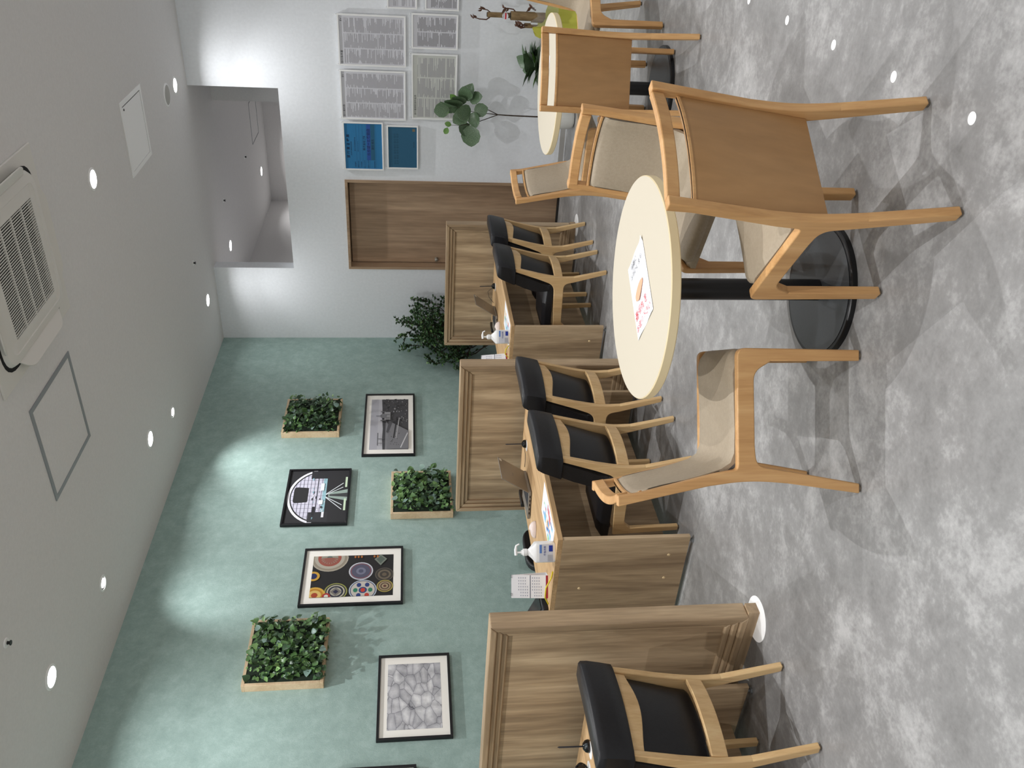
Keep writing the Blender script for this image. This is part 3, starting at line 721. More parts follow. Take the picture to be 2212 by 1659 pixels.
L.new(mz.outputs[2], mx.inputs[6]); L.new(r5.outputs[0], mx.inputs[7]); L.new(mx.outputs[2], b.inputs['Base Color'])
t, yb = picture(-4.818, -4.192, 1.233, 1.695, 'framed black-and-white photograph of rough stones', True)
art(t, .486, .338, yb, [(FULL, sm)])
# plates
t, yb = picture(-3.738, -3.175, 1.54, 2.267, 'tall framed photograph of painted plates on black', True)
asp = .585/.407; random.seed(2)
P = [(FULL, (30, 29, 30))]
def plate(a, bt, r_, cols):
    for k, cc in cols: P.append((disc(a, 1-bt, r_*k*asp, r_*k), cc))
plate(.95, .2, .235, [(1, (176, 168, 152)), (.93, (150, 140, 124)), (.8, (178, 172, 158)), (.62, (160, 84, 70)), (.45, (150, 146, 132)), (.15, (90, 110, 108))])
for k in range(10):
    a = PI*.55+k*PI/10; P.append((seg(.95, .8, .95+.13*asp*math.cos(a), .8+.13*math.sin(a), .012, 1), (150, 92, 80)))
plate(.6, .6, .15, [(1, (206, 206, 214)), (.9, (104, 104, 120)), (.82, (150, 60, 56)), (.78, (84, 84, 104)), (.4, (116, 118, 138)), (.2, (80, 82, 104))])
plate(.5, .89, .115, [(1, (90, 84, 76)), (.9, (58, 54, 50)), (.7, (110, 100, 84)), (.5, (66, 60, 54)), (.25, (104, 92, 76))])
plate(.22, .9, .1, [(1, (176, 160, 84)), (.88, (104, 88, 60)), (.72, (160, 140, 110)), (.55, (80, 62, 50)), (.4, (164, 146, 116)), (.2, (96, 60, 50))])
plate(.14, .635, .168, [(1, (196, 206, 216)), (.93, (50, 60, 100)), (.87, (196, 190, 182)), (.3, (44, 70, 120))])
for dx, dy, cc in ((0, .09, (46, 124, 96)), (0, -.09, (46, 124, 96)), (.0, 0, (190, 60, 46)), (-.12, .05, (40, 60, 120)), (.12, .05, (40, 60, 120)), (.12, -.05, (40, 60, 120)), (-.12, -.05, (190, 60, 46))):
    P.append((disc(.14+dx, .365+dy, .05, .028, 12), cc))
plate(.12, .31, .14, [(1, (148, 150, 80)), (.88, (30, 34, 50)), (.78, (190, 184, 160)), (.66, (36, 40, 62)), (.5, (170, 166, 150)), (.3, (44, 48, 76))])
P.append(([(.12-.1, .69), (.12, .69-.07), (.22, .69), (.12, .76)], (120, 116, 110))); P.append(([(.07, .69), (.12, .655), (.17, .69), (.12, .725)], (40, 44, 70)))
plate(.05, .06, .13, [(1, (214, 170, 70)), (.8, (190, 130, 40)), (.6, (222, 190, 110)), (.3, (170, 70, 40))])
plate(.5, .02, .08, [(1, (206, 160, 60)), (.6, (30, 40, 90))]); plate(.02, .2, .05, [(1, (170, 50, 50)), (.5, (220, 220, 210))])
P.append(([(.72, .16), (.88, .08), (1, .16), (.88, .24)], (120, 128, 118))); P.append(([(.77, .16), (.88, .105), (.96, .16), (.88, .215)], (88, 100, 92)))
for bt in (.52, .56, .6, .76, .8): P.append((disc(.95, 1-bt, .03, .014, 8), (170, 104, 50)))
art(t, .407, .585, yb, P)
# harbour town, black and white
t, yb = picture(-2.053, -1.107, 1.44, 1.902, 'wide framed black-and-white photograph of a domed church by the water', True)
P = [(rect(0, .6, 1, 1), (188, 188, 194)), (rect(0, .8, 1, 1), (176, 176, 184)), (rect(0, 0, 1, .62), (132, 132, 136))]
random.seed(11)
P.append(([(0, .6), (1, .6), (1, .72), (.8, .7), (.6, .7), (.4, .67), (.2, .68), (0, .66)], (70, 70, 74)))
P.append(([(.3, 0), (1, 0), (1, .68), (.62, .66), (.45, .5), (.38, .3)], (74, 73, 76)))
for k in range(130):
    a, b_ = random.uniform(.5, 1), random.uniform(.02, .66)
    if b_ > .9-.0*a or a < .42+.3*(b_ < .3)*.2: continue
    s = random.uniform(.008, .03); g = random.choice([46, 58, 88, 110, 150, 52]); P.append((rect(a, b_, a+s, b_+s*random.uniform(.6, 1.6)), (g, g, g+2)))
P += [(rect(.56, .48, .72, .64), (150, 150, 152)), (disc(.64, .66, .045, .09, 20), (120, 120, 124)), (rect(.635, .7, .645, .86), (90, 90, 92)), (rect(.57, .5, .58, .6), (70, 70, 72)), (rect(.6, .5, .61, .6), (70, 70, 72)), (rect(.66, .5, .67, .6), (70, 70, 72)), (rect(.54, .6, .56, .74), (110, 110, 112)), (rect(.72, .6, .735, .74), (104, 104, 106))]
P += [([(0, 0), (.34, 0), (.5, .42), (.3, .52), (0, .55)], (124, 124, 128)), ([(.3, .52), (.5, .42), (.55, .5), (.32, .58)], (84, 84, 88)), (seg(.02, .2, .3, .02, .012), (200, 200, 202)), (seg(.2, .38, .62, .3, .018), (52, 52, 54)), (seg(.2, .32, .6, .24, .012), (170, 170, 172))]
for k in range(22): a, b_ = random.uniform(.05, .32), random.uniform(.22, .5); P.append((rect(a, b_, a+.012, b_+.014), (60, 60, 62)))
P += [(rect(.06, .78, .3, .8), (90, 90, 94)), (rect(.18, .64, .19, .78), (90, 90, 94)), (rect(.1, .64, .107, .78), (90, 90, 94))]
art(t, .776, .342, yb, P)
# station hall with round window
t, yb = picture(-2.91, -2.229, 1.975, 2.487, 'black-framed picture of a hall with a round-arched window', False)
P = [(FULL, (36, 36, 39))]
arc = [(.5+.52*math.cos(a), .44+.56*math.sin(a)) for a in [PI*.06+k*(PI*.88)/24 for k in range(25)]]
P.append((arc+[(.0, .46), (1, .46)][::1] if False else arc, (232, 232, 238)))
arc2 = [(.5+.485*math.cos(a), .44+.52*math.sin(a)) for a in [PI*.06+k*(PI*.88)/24 for k in range(25)]]
P.append((arc2, (20, 20, 24)))
arc3 = [(.5+.47*math.cos(a), .42+.52*math.sin(a)) for a in [PI*.06+k*(PI*.88)/24 for k in range(25)]]
P.append((arc3, (206, 204, 220))); P.append((rect(.04, .36, .96, .5), (206, 204, 220)))
P.append((rect(.08, .34, .92, .42), (150, 190, 200)))
for k in range(1, 12):
    a = .04+k*.077; top_ = .42+.52*math.sqrt(max(0, 1-((a-.5)/.47)**2)); P.append((rect(a, .38, a+.005, top_), (104, 104, 124)))
for k in range(8):
    z_ = .44+k*.062; hw = .47*math.sqrt(max(0, 1-((z_-.42)/.52)**2)); P.append((rect(.5-hw, z_, .5+hw, z_+.006), (104, 104, 124)))
P.append((rpoly([(.39, .66, .02), (.66, .66, .02), (.68, .9, .06), (.37, .9, .06)], 4), (34, 34, 36)))
P += [(rect(0, 0, 1, .36), (40, 40, 43)), (rect(.02, .3, .2, .62), (48, 48, 52)), (rect(.84, .3, .99, .64), (40, 40, 44)), (rect(.14, .52, .3, .56), (34, 34, 38))]
for k in range(24): a = random.uniform(.05, .95); z_ = random.uniform(.36, .62); P.append((rect(a, z_, a+random.uniform(.01, .05), z_+random.uniform(.006, .02)), random.choice([(230, 230, 236), (50, 50, 56), (140, 190, 204)])))
P.append(([(.4, 0), (.62, 0), (.55, .32), (.47, .32)], (150, 168, 160)))
P.append(([(.47, 0), (.55, 0), (.525, .3), (.495, .3)], (60, 62, 64)))
for dx in (-.26, -.18, .16, .24): P.append((seg(.5+dx*.12, .36, .5+dx, .08, .006), (220, 226, 230)))
P += [(rect(.22, .015, .44, .05), (206, 226, 196)), (rect(.66, .015, .86, .05), (206, 226, 196)), (rect(.1, .36, .2, .4), (230, 230, 236)), (rect(.6, .4, .74, .46), (236, 240, 244)), (rect(.34, .4, .42, .47), (236, 240, 244))]
art(t, .645, .476, yb, P)
t, yb = picture(-5.60, -4.984, 1.456, 1.94, 'black-framed picture cut off by the lower border', True)
art(t, .45, .34, yb, [(FULL, (120, 120, 122)), (rect(0, .5, 1, 1), (170, 172, 176)), ([(.1, 0), (.9, 0), (.7, .6), (.4, .66)], (80, 80, 82))])

# ------------------------------------------------------------------ leaves and plants
def leaf_mesh(name, kind, matl, L_=1., W_=.6, fold=.18, curl=.25):
    """leaf from (0,0,0) along +x, length 1"""
    bm = B()
    if kind == 'ivy': out = [(0, 0), (.05, .34), (.28, .30), (.30, .52), (.5, .28), (.75, .22), (1, 0)]
    elif kind == 'heart': out = [(0, 0), (-.06, .2), (.08, .42), (.35, .48), (.65, .34), (.88, .14), (1, 0)]
    elif kind == 'round': out = [(0, 0), (.06, .18), (.25, .40), (.5, .47), (.76, .38), (.93, .16), (1, 0)]
    else: out = [(0, 0), (.12, .10), (.35, .21), (.55, .22), (.8, .12), (1, 0)]
    def z(x, y): return fold*abs(y)*1.4 - curl*x*x
    mid = [bm.verts.new((x, 0, z(x, 0))) for x in [p[0] for p in out]]
    for sgn in (1, -1):
        vs = [mid[0]]+[bm.verts.new((p[0], sgn*p[1]*W_/.5, z(p[0], p[1]*W_/.5))) for p in out[1:-1]]+[mid[-1]]
        for i in range(len(out)-1):
            q = [mid[i], mid[i+1], vs[i+1], vs[i]]; u = []
            for v in q:
                if v not in u: u.append(v)
            if len(u) > 2: bm.faces.new(u if sgn < 0 else u[::-1])
    me = bpy.data.meshes.new(name); bmesh.ops.recalc_face_normals(bm, faces=bm.faces); bm.to_mesh(me); bm.free()
    me.polygons.foreach_set('use_smooth', [True]*len(me.polygons)); me.materials.append(matl)
    return me
def put_leaf(me, parent, p, d, nrm, s, name='leaf'):
    d = Vector(d).normalized(); n_ = Vector(nrm); n_ = (n_-d*n_.dot(d)).normalized(); y = n_.cross(d)
    o = bpy.data.objects.new(name, me); COL.objects.link(o); o.parent = parent
    o.matrix_local = Matrix(((d.x*s, y.x*s, n_.x*s, p[0]), (d.y*s, y.y*s, n_.y*s, p[1]), (d.z*s, y.z*s, n_.z*s, p[2]), (0, 0, 0, 1)))
    return o
IV = [leaf_mesh('ivy_leaf', 'ivy', M['ivy']), leaf_mesh('ivy_leaf', 'ivy', M['ivy2']), leaf_mesh('heart_leaf', 'heart', M['ivy']), leaf_mesh('heart_leaf', 'heart', M['ivy2']), leaf_mesh('ivy_leaf', 'ivy', M['ivy3']), leaf_mesh('heart_leaf', 'heart', M['ivy4']), leaf_mesh('oval_leaf', 'oval', M['ivy2'], W_=.8), leaf_mesh('oval_leaf', 'oval', M['ivy3'], W_=.7)]
def leaf_cloud(name, parent, items, kind='stuff'):
    """many small leaves joined: items = (src mesh, p, d, n, s)"""
    mats = []; verts = []; faces = []; mi = []
    for me, p, d, nrm, s in items:
        d = Vector(d).normalized(); n_ = Vector(nrm); n_ = (n_-d*n_.dot(d)).normalized(); y = n_.cross(d); p = Vector(p)
        if me.materials[0] not in mats: mats.append(me.materials[0])
        k = mats.index(me.materials[0]); o = len(verts)
        verts += [p+(d*v.co.x+y*v.co.y+n_*v.co.z)*s for v in me.vertices]
        for f in me.polygons: faces.append([o+i for i in f.vertices]); mi.append(k)
    m2 = bpy.data.meshes.new(name); m2.from_pydata([tuple(v) for v in verts], [], faces)
    for m_ in mats: m2.materials.append(m_)
    m2.polygons.foreach_set('material_index', mi); m2.polygons.foreach_set('use_smooth', [True]*len(faces))
    o = bpy.data.objects.new(name, m2); COL.objects.link(o); o.parent = parent
    if kind: o['kind'] = kind
    return o
def planter(y0, y1, z0, z1, label, seed, mixw, big=190):
    random.seed(seed)
    W, Hh = y1-y0, z1-z0; a, c = W/2, Hh/2
    t = thing('wall_planter', label, 'planter', (0, (y0+y1)/2, (z0+z1)/2), PI/2, 'wooden ivy planters on the green wall')
    f = .02; D = .058
    for (x0_, x1_, z0_, z1_) in ((-a, a, c-f, c), (-a, a, -c, -c+f), (-a, -a+f, -c+f, c-f), (a-f, a, -c+f, c-f)):
        obj('frame_board', box(B(), x0_, x1_, -D, 0, z0_, z1_), M['pine'], t, .0015)
    obj('moss_bed', box(B(), -a+f, a-f, -.055, -.004, -c+f, c-f), mat('moss', srgb((30, 44, 30)), .95), t)
    def rnd(depth_lo, depth_hi):
        x = random.uniform(-a+.03, a-.03); z = random.uniform(-c+.012, c-.02); dp = random.uniform(depth_lo, depth_hi)
        edge = max(abs(x)/a, abs(z)/c); dp -= .03*max(0, edge-.7)/.3
        d = Vector((random.gauss(0, .6)+x*1.2, random.uniform(-.7, .1), random.gauss(-.25, .6)+z*.8)); nrm = Vector((random.gauss(0, .4), -1, random.gauss(.35, .4)))
        return (x, -D+.02-dp, z), d, nrm
    items = []
    for k in range(420):
        p, d, n_ = rnd(-.01, .06); items.append((random.choices(IV, mixw)[0], p, d, n_, random.uniform(.022, .04)))
    for k in range(90):
        p, d, n_ = rnd(.04, .11); items.append((random.choices([IV[6], IV[7]], [1, 1])[0], p, d, n_, random.uniform(.014, .022)))
    leaf_cloud('undergrowth', t, items)
    for k in range(big):
        p, d, n_ = rnd(.03, .112); put_leaf(random.choices(IV, mixw)[0], t, p, d, n_, random.uniform(.028, .049))
    return t
planter(-1.762, -1.232, 2.11, 2.612, 'upper ivy planter in a wooden frame, nearest the corner', 3, [2, 5, 2, 5, 1.4, .6, 1, 1.4])
planter(-2.851, -2.325, 1.146, 1.64, 'lower ivy planter between the picture frames and the middle partition', 4, [4, 3, 4, 2, 2.6, 2.2, 1, 1.6])
planter(-4.41, -3.88, 2.034, 2.54, 'largest-looking ivy planter, nearest the viewer above the stone picture', 5, [5, 3, 5, 3, 1.6, 1.2, 1, 2], 280)

# bushy plant in the corner
random.seed(21)
t = thing('bushy_plant', 'bushy green potted tree in the corner behind the farthest partition', 'plant', (.24, -.40, 0))
pot = obj('pot', lathe(B(), [(0, 0), (.11, 0), (.15, .28), (.15, .3), (.135, .3), (.13, .27), (0, .27)], 32), M['pot'], t)
obj('soil', lathe(B(), [(0, .268), (.129, .268), (.129, .272), (0, .272)], 24), M['soil'], pot)
BL = [leaf_mesh('bush_leaf', 'oval', M['bush'], W_=.9), leaf_mesh('bush_leaf', 'oval', M['bush2'], W_=.9), leaf_mesh('bush_leaf', 'oval', M['ivy2'], W_=.9)]
obj('trunk', tube(B(), [(0, 0, .27), (.01, .01, .5), (-.01, 0, .75), (.0, 0, 1.0)], [.014, .013, .011, .008], 8), M['bark'], t)
items = []
def branch(p, d, l, depth):
    p = Vector(p); pts = [p.copy()]; d = Vector(d).normalized()
    for k in range(4):
        d = (d+Vector((random.gauss(0, .14), random.gauss(0, .14), random.gauss(.05, .1)))).normalized(); p = p+d*l/4
        if p.x < -.17: p.x = -.17; d.x = abs(d.x)
        if p.y > .33: p.y = .33; d.y = -abs(d.y)
        if p.y < -.36: p.y = -.36; d.y = abs(d.y)
        pts.append(p.copy())
    if depth < 2: pass
    tube(br, pts, [.005/(depth+1)+.001]*5, 5)
    if depth >= 1:
        for q in range(1, 5):
            for k in range(5 if depth == 2 else 3):
                s = Vector((random.gauss(0, 1), random.gauss(0, 1), random.gauss(.2, .8)))
                items.append((random.choices(BL, [4, 1.4, 3])[0], pts[q], d*.6+s*.6, Vector((random.gauss(0, .5), random.gauss(-.3, .5), 1)), random.uniform(.022, .036)))
    if depth < 2:
        for q in ((2, 3, 4, 4) if depth else (1, 2, 3, 4, 4)):
            branch(pts[q], d+Vector((random.gauss(0, .75), random.gauss(0, .6), random.gauss(.12, .5))), l*.62, depth+1)
br = B()
for k in range(18):
    a = k*2*PI/18+random.uniform(-.2, .2); z_ = .60+.4*(k % 5)/4
    branch((0, 0, z_), (math.cos(a)*1.0, math.sin(a)*.8, .75), .36, 0)
obj('branches', br, M['bark'], t)
leaf_cloud('foliage', t, items)

# rubber fig sapling by the white wall
random.seed(31)
fx, fy = 2.47, -.30
t = thing('fig_sapling', 'slim potted fig with big round leaves against the white wall', 'plant', (fx, fy, 0))
pot = obj('pot', lathe(B(), [(0, .006), (.085, .006), (.10, .03), (.105, .15), (.098, .152), (.092, .14), (0, .14)], 36), M['pot'], t)
obj('soil', lathe(B(), [(0, .138), (.091, .138), (.091, .143), (0, .143)], 24), M['soil'], pot)
obj('saucer', lathe(B(), [(0, 0), (.08, 0), (.08, .006), (0, .006)], 30), M['black'], t)
fork = (.005, 0, .685)
obj('stem', tube(B(), [(0, 0, .13), (-.004, .004, .35), (0, 0, .55), fork], [.007, .0065, .006, .005], 8), M['bark'], t)
ba = [fork, (.05, .01, .79), (.09, .02, .88), (.12, .02, .94)]; bb_ = [fork, (.02, -.02, .80), (.03, -.03, .90)]; bc = [fork, (-.04, 0, .80), (-.085, -.01, .93), (-.10, 0, 1.04), (-.10, 0, 1.10), (-.125, 0, 1.14)]
for q in (ba, bb_, bc): obj('branch', tube(B(), q, [.004, .0032, .0026, .002, .0016, .0012][:len(q)], 7), M['bark'], t)
FL = [leaf_mesh('fig_leaf', 'round', M['fid'], W_=.5, fold=.12, curl=.12), leaf_mesh('fig_leaf', 'round', M['fid2'], W_=.42, fold=.15, curl=.15), leaf_mesh('fig_leaf_side', 'round', M['fid'], W_=.5, fold=.35, curl=.35)]
for p, d, n_, s, k in [((-.092, -.01, .925), (-1, -.25, -.02), (.1, -1, .25), .19, 0), ((-.095, 0, 1.03), (-.55, -.1, -.75), (.6, -.8, .1), .13, 2),
                       ((-.125, 0, 1.13), (-.8, 0, .4), (.1, -1, .2), .065, 1), ((-.1, 0, 1.1), (.3, 0, 1), (.4, -.8, .2), .06, 1),
                       ((.12, .02, .94), (.35, -.4, -.6), (.6, -.7, .5), .13, 0), ((.11, .02, .95), (.75, -.3, .35), (0, -1, .5), .15, 0), ((.12, .02, .96), (.95, .0, -.1), (-.1, -.8, .6), .14, 2), ((.1, .02, .97), (.25, -.3, .95), (-.5, -.8, .2), .14, 0),
                       ((.08, .02, 1.0), (.0, -.3, 1), (-.4, -.9, .2), .16, 2), ((.03, -.03, .93), (.1, -.5, .7), (.1, -.9, .4), .15, 0), ((.03, -.03, .95), (-.5, -.2, .85), (.2, -1, .2), .15, 0), ((.03, -.03, .9), (-.7, -.3, .0), (.2, -.9, .5), .13, 2),
                       ((.06, 0, 1.05), (.05, -.2, 1), (-.6, -.7, .3), .15, 2), ((.05, .0, 1.12), (-.25, -.1, 1), (.2, -1, .2), .14, 0), ((.11, .02, 1.04), (.5, 0, .85), (-.3, -.9, .3), .09, 1), ((.04, 0, 1.13), (-.5, -.2, .5), (.2, -1, .3), .07, 1),
                       ((.03, -.03, .9), (.4, -.3, -.9), (.2, -.9, .2), .13, 0), ((.0, -.02, .98), (-.3, -.3, .6), (.3, -.9, .3), .13, 0)]:
    put_leaf(FL[k], t, p, d, n_, s)
obj('inner_twig', tube(B(), [(.03, -.03, .9), (.06, 0, 1.05), (.05, 0, 1.13)], [.0026, .002, .0015], 6), M['bark'], t)

# low leafy plant on a white stand
random.seed(41)
t = thing('leafy_plant', 'low potted plant with long glossy leaves behind the far table', 'plant', (2.89, -.22, 0))
obj('pot', lathe(B(), [(0, 0), (.09, 0), (.11, .28), (.105, .285), (.1, .27), (0, .27)], 32), M['pot'], t)
LL = leaf_mesh('long_leaf', 'oval', M['fid'], W_=.8, fold=.25, curl=.35); LL2 = leaf_mesh('long_leaf', 'oval', M['fid2'], W_=.5, fold=.3, curl=.2)
for k in range(34):
    a = k*2.4; e = .9-.75*(k/34); rr_ = .03
    put_leaf(LL if k % 6 else LL2, t, (rr_*math.cos(a), rr_*math.sin(a), .28+.09*(k/34)+.02*(k % 3)), (math.cos(a), math.sin(a)*.7, .2+1.3*(1-e)), (-math.cos(a)*.5, -math.sin(a)*.5, 1), random.uniform(.12, .19))

# lucky-log arrangement in yellow tissue
t = thing('log_arrangement', 'dried log plant with a round red label in yellow wrapping by the white wall', 'plant', (3.30, -.30, 0))
def logp(name, x, y, z0, z1, r_):
    o = obj(name, lathe(B(), [(0, z0), (r_, z0), (r_*1.03, (z0+z1)/2), (r_, z1), (r_*.8, z1), (0, z1-.002)], 18, (x, y, 0)), M['log'], t)
    obj('cut_top', lathe(B(), [(0, z1-.001), (r_*.82, z1-.001), (r_*.82, z1+.004), (0, z1+.004)], 18, (x, y, 0)), M['black'], o)
    return o
logp('log', 0, .03, .2, .815, .021); logp('log', .006, -.01, .2, .62, .036); logp('log', -.065, -.02, .2, .50, .02)
def twig(pts, r_=.006):
    o = obj('dry_shoot', tube(B(), pts, [r_, r_*.9, r_*.8, r_*.5][:len(pts)], 6), M['dryleaf'], t)
    p = Vector(pts[-1]); 
    for k in range(4): put_leaf(DL, o, tuple(p-Vector((0, 0, .01*k))), (random.gauss(0, .5), random.gauss(0, .4), .9), (random.gauss(0, .5), -1, 0), random.uniform(.03, .055), 'dry_leaf')
DL = leaf_mesh('dry_leaf', 'oval', M['dryleaf'], W_=.5, fold=.5, curl=.4)
twig([(-.018, .03, .79), (-.04, .03, .82), (-.038, .03, .88), (-.025, .03, .93)]); twig([(.018, .03, .79), (.036, .03, .815), (.042, .03, .86)], .005)
twig([(.036, -.01, .58), (.056, -.01, .6), (.062, -.01, .65), (.06, -.01, .67)]); twig([(-.075, -.03, .49), (-.085, -.03, .53), (-.07, -.03, .56)], .007); twig([(-.06, -.05, .48), (-.05, -.06, .53)], .006); twig([(.06, -.03, .42), (.08, -.04, .46)], .006)
d_ = B(); lathe(d_, [(0, 0), (.026, 0), (.026, .003), (0, .003)], 28); bmesh.ops.rotate(d_, cent=(0, 0, 0), matrix=Matrix.Rotation(PI/2, 3, 'X'), verts=d_.verts); bmesh.ops.translate(d_, vec=(.0, -.004, .665), verts=d_.verts)
lb = obj('round_label', d_, M['paper'], t)
bm = B(); vs = [(-.024, .655), (.024, .655), (.0255, .668), (-.0255, .668)]; bm.faces.new([bm.verts.new((a, -.0075, b_)) for a, b_ in vs]); obj('red_band', bm, M['inkred'], lb)
text('lettering', '幸福の木', .010, M['inkblack'], lb, Matrix.Translation((0, -.0078, .68)) @ WALL)
bm = B(); random.seed(8)
N_ = 40
def wf(u, v):
    a = u*2*PI; rr_ = .085+.05*v**2+.012*math.sin(a*7)*(.3+v)+.008*math.sin(a*13+1)*v; z = v*(.36+.06*math.sin(a*3+1)+.035*math.sin(a*5))
    return (rr_*math.cos(a)*1.05-.01, rr_*math.sin(a)*.85, z+.002)
V_ = grid(bm, wf, N_, 8)
bmesh.ops.remove_doubles(bm, verts=bm.verts, dist=1e-4)
obj('tissue_wrap', bm, M['wrap'], t, 0, 70)
bm = B(); grid(bm, lambda u, v: ((.135+.01*math.sin(v*9))*math.cos(-1.9+u*1.6), -.115*1.05+.0*v+(.09)*math.sin(-1.9+u*1.6)*.3-.01, .24+v*(.2+.03*math.sin(u*12))), 12, 6)
obj('clear_film', bm, M['glass'], t, 0, 70)

# ------------------------------------------------------------------ stickers on the floor
def fdisc(x, y, r_, label, grp, name):
    tag(obj(name, lathe(B(), [(0, .0004), (r_, .0004), (r_, .0012), (0, .0012)], 36, (x, y, 0)), M['white']), label, 'sticker', grp)
fdisc(1.845, -5.573, .098, 'large white floor disc under the nearest partition end', 'white discs at the partition ends', 'floor_disc')
fdisc(1.70, -.93, .098, 'large white floor disc under the farthest partition end', 'white discs at the partition ends', 'floor_disc')
for y, l in ((-5.837, 'small white floor dot nearest the viewer, beside the big chair leg'), (-5.401, 'second small white floor dot from the viewer'), (-4.958, 'third small white floor dot from the viewer'), (-4.519, 'fourth small white floor dot from the viewer'), (-4.07, 'small white floor dot at the upper border')):
    fdisc(4.065, y, .0175, l, 'small white floor dots in a row', 'floor_dot')

# ------------------------------------------------------------------ things on the desks
DZ = .728
def bottle(x, y, label, a=0):
    t = thing('sanitizer_bottle', label, 'bottle', (x, y, DZ), a, 'white pump bottles on the desks')
    w_, d_ = .052, .034
    bm = B()
    rings = [(0, .94), (.004, 1), (.095, 1), (.105, .97), (.14, .32), (.146, .30), (.148, .30)]
    R = []
    for z, s in rings:
        pts = rpoly([(-w_*s, -d_*s-(1-s)*0, .014), (w_*s, -d_*s, .014), (w_*s, d_*s, .014), (-w_*s, d_*s, .014)], 4) if s > .5 else [(w_*.32*math.cos(q), w_*.32*math.sin(q)) for q in [(-.75*PI+2*PI*(k+.5)/20) for k in range(20)]]
        R.append([bm.verts.new((*p, z)) for p in pts])
    for a_, b_ in zip(R, R[1:]):
        for k in range(len(a_)): bm.faces.new((a_[k], a_[(k+1) % len(a_)], b_[(k+1) % len(b_)], b_[k]))
    bm.faces.new(R[0][::-1]); bm.faces.new(R[-1])
    obj('body', bm, M['white'], t, 0, 50)
    obj('collar', lathe(B(), [(.0, .146), (.019, .146), (.019, .166), (.013, .168), (.012, .176), (0, .176)], 20), M['white'], t)
    obj('pump', tube(B(), [(0, 0, .174), (0, 0, .2)], .005, 10), M['white'], t)
    obj('nozzle', tube(B(), [(-.014, 0, .203), (.014, 0, .205), (.036, 0, .202), (.044, 0, .186)], [.008, .008, .005, .0045], 10), M['white'], t)
    lb = obj('label', box(B(), -.046, .046, -d_-.0006, -d_+.001, .012, .085), C(206, 208, 216), t)
    bm = B()
    for k in range(9): bm.faces.new([bm.verts.new(p) for p in ((-.044, -d_-.001, .04-k*.003), (-.044, -d_-.001, .0388-k*.003), (-.008, -d_-.001, .0388-k*.003), (-.008, -d_-.001, .04-k*.003))])
    obj('label_text', bm, M['inkgrey'], lb)
    obj('label_blue', box(B(), .008, .04, -d_-.0014, -d_-.0006, .014, .034), C(24, 50, 150), lb)
    obj('label_blue', box(B(), -.0, .044, -d_-.0014, -d_-.0006, .072, .083), C(90, 130, 200), lb)
    text('lettering', '手指消毒', .013, C(40, 60, 150), lb, Matrix.Translation((.012, -d_-.0016, .055)) @ WALL)
    return t
b1_ = bottle(1.455, -4.735, 'white hand-sanitizer pump bottle on the middle desk', math.radians(32))
dup(b1_, (1.395, -2.385, DZ), math.radians(32), 'white hand-sanitizer pump bottle on the far desk')
def laptop(x, y, label, g='open laptops on the desks'):
    t = thing('laptop', label, 'laptop', (x, y, DZ), math.radians(9), g)      # hinge line at x, base towards -x
    obj('base', box(B(), -.195, 0, -.135, .135, .004, .02), M['laptop'], t, .002)
    obj('keyboard', box(B(), -.12, -.02, -.12, .12, .0202, .0212), M['inkblack'], t)
    ld = B(); box(ld, -.005, .0, -.135, .135, 0, .205)
    o = obj('lid', ld, M['laptop'], t, .001); o.location = (-.002, 0, .018); o.rotation_euler = (0, math.radians(32), 0)
    s = obj('screen', box(B(), -.0058, -.005, -.127, .127, .012, .197), M['gloss'], o)
    obj('sticker', box(B(), .0, .0006, .098, .127, .18, .198), C(206, 204, 196), o)
    obj('emblem', box(B(), .0, .0006, -.016, .016, .104, .108), M['inkgrey2'], o)
    for k in range(4): obj('foot', lathe(B(), [(0, 0), (.008, 0), (.008, .004), (0, .004)], 10, (-.03 if k % 2 else -.17, -.12 if k < 2 else .12, 0)), M['black'], t)
    for k in range(5): obj('port', box(B(), -.16+k*.03, -.145+k*.03, -.1358, -.1335, .008, .014), M['black'], t)
    return t
l0 = laptop(1.155, -3.80, 'silver laptop open on the middle desk, lid towards the customers')
dup(l0, (1.10, -1.43, DZ), math.radians(9), 'silver laptop open on the far desk, lid towards the customers')
def mouse(x, y, label):
    t = thing('computer_mouse', label, 'mouse', (x, y, DZ), math.radians(20), 'pale computer mice on the desks')
    bm = B()
    def f(u, v):
        a = u*2*PI; e = v*PI/2
        return (.055*math.cos(a)*math.cos(e)**.8, .034*math.sin(a)*math.cos(e)**.8, .002+.034*math.sin(e)*(1+.15*math.cos(a)))
    grid(bm, f, 24, 8); bmesh.ops.remove_doubles(bm, verts=bm.verts, dist=1e-4)
    obj('shell', bm, M['pinkwhite'], t, 0, 80); obj('sole', lathe(B(), [(0, 0), (.03, 0), (.03, .002), (0, .002)], 20), M['grey'], t)
    return t
m0 = mouse(1.08, -4.165, 'pale pink computer mouse on the middle desk'); dup(m0, (1.09, -1.71, DZ), math.radians(20), 'pale pink computer mouse on the far desk')
def penstand(x, y, label):
    t = thing('pen_stand', label, 'pen stand', (x, y, DZ), 0, 'black dome pen stands on the desks')
    obj('disc', lathe(B(), [(0, 0), (.036, 0), (.036, .002), (0, .002)], 30, (0, -.02, 0)), M['white'], t)
    obj('dome', lathe(B(), [(0, .002), (.026, .002), (.028, .008), (.024, .02), (.012, .03), (0, .032)], 28), M['gloss'], t)
    obj('pen', tube(B(), [(0, 0, .03), (-.006, .006, .13), (-.007, .007, .137)], [.0035, .0035, .001], 10), M['inkblack'], t)
    return t
p0 = penstand(1.275, -3.565, 'black dome pen stand on the middle desk by the partition')
dup(p0, (1.225, -1.20, DZ), 0, 'black dome pen stand on the far desk by the partition'); dup(p0, (1.39, -5.83, DZ), 0, 'black dome pen stand on the nearest desk at the lower border')
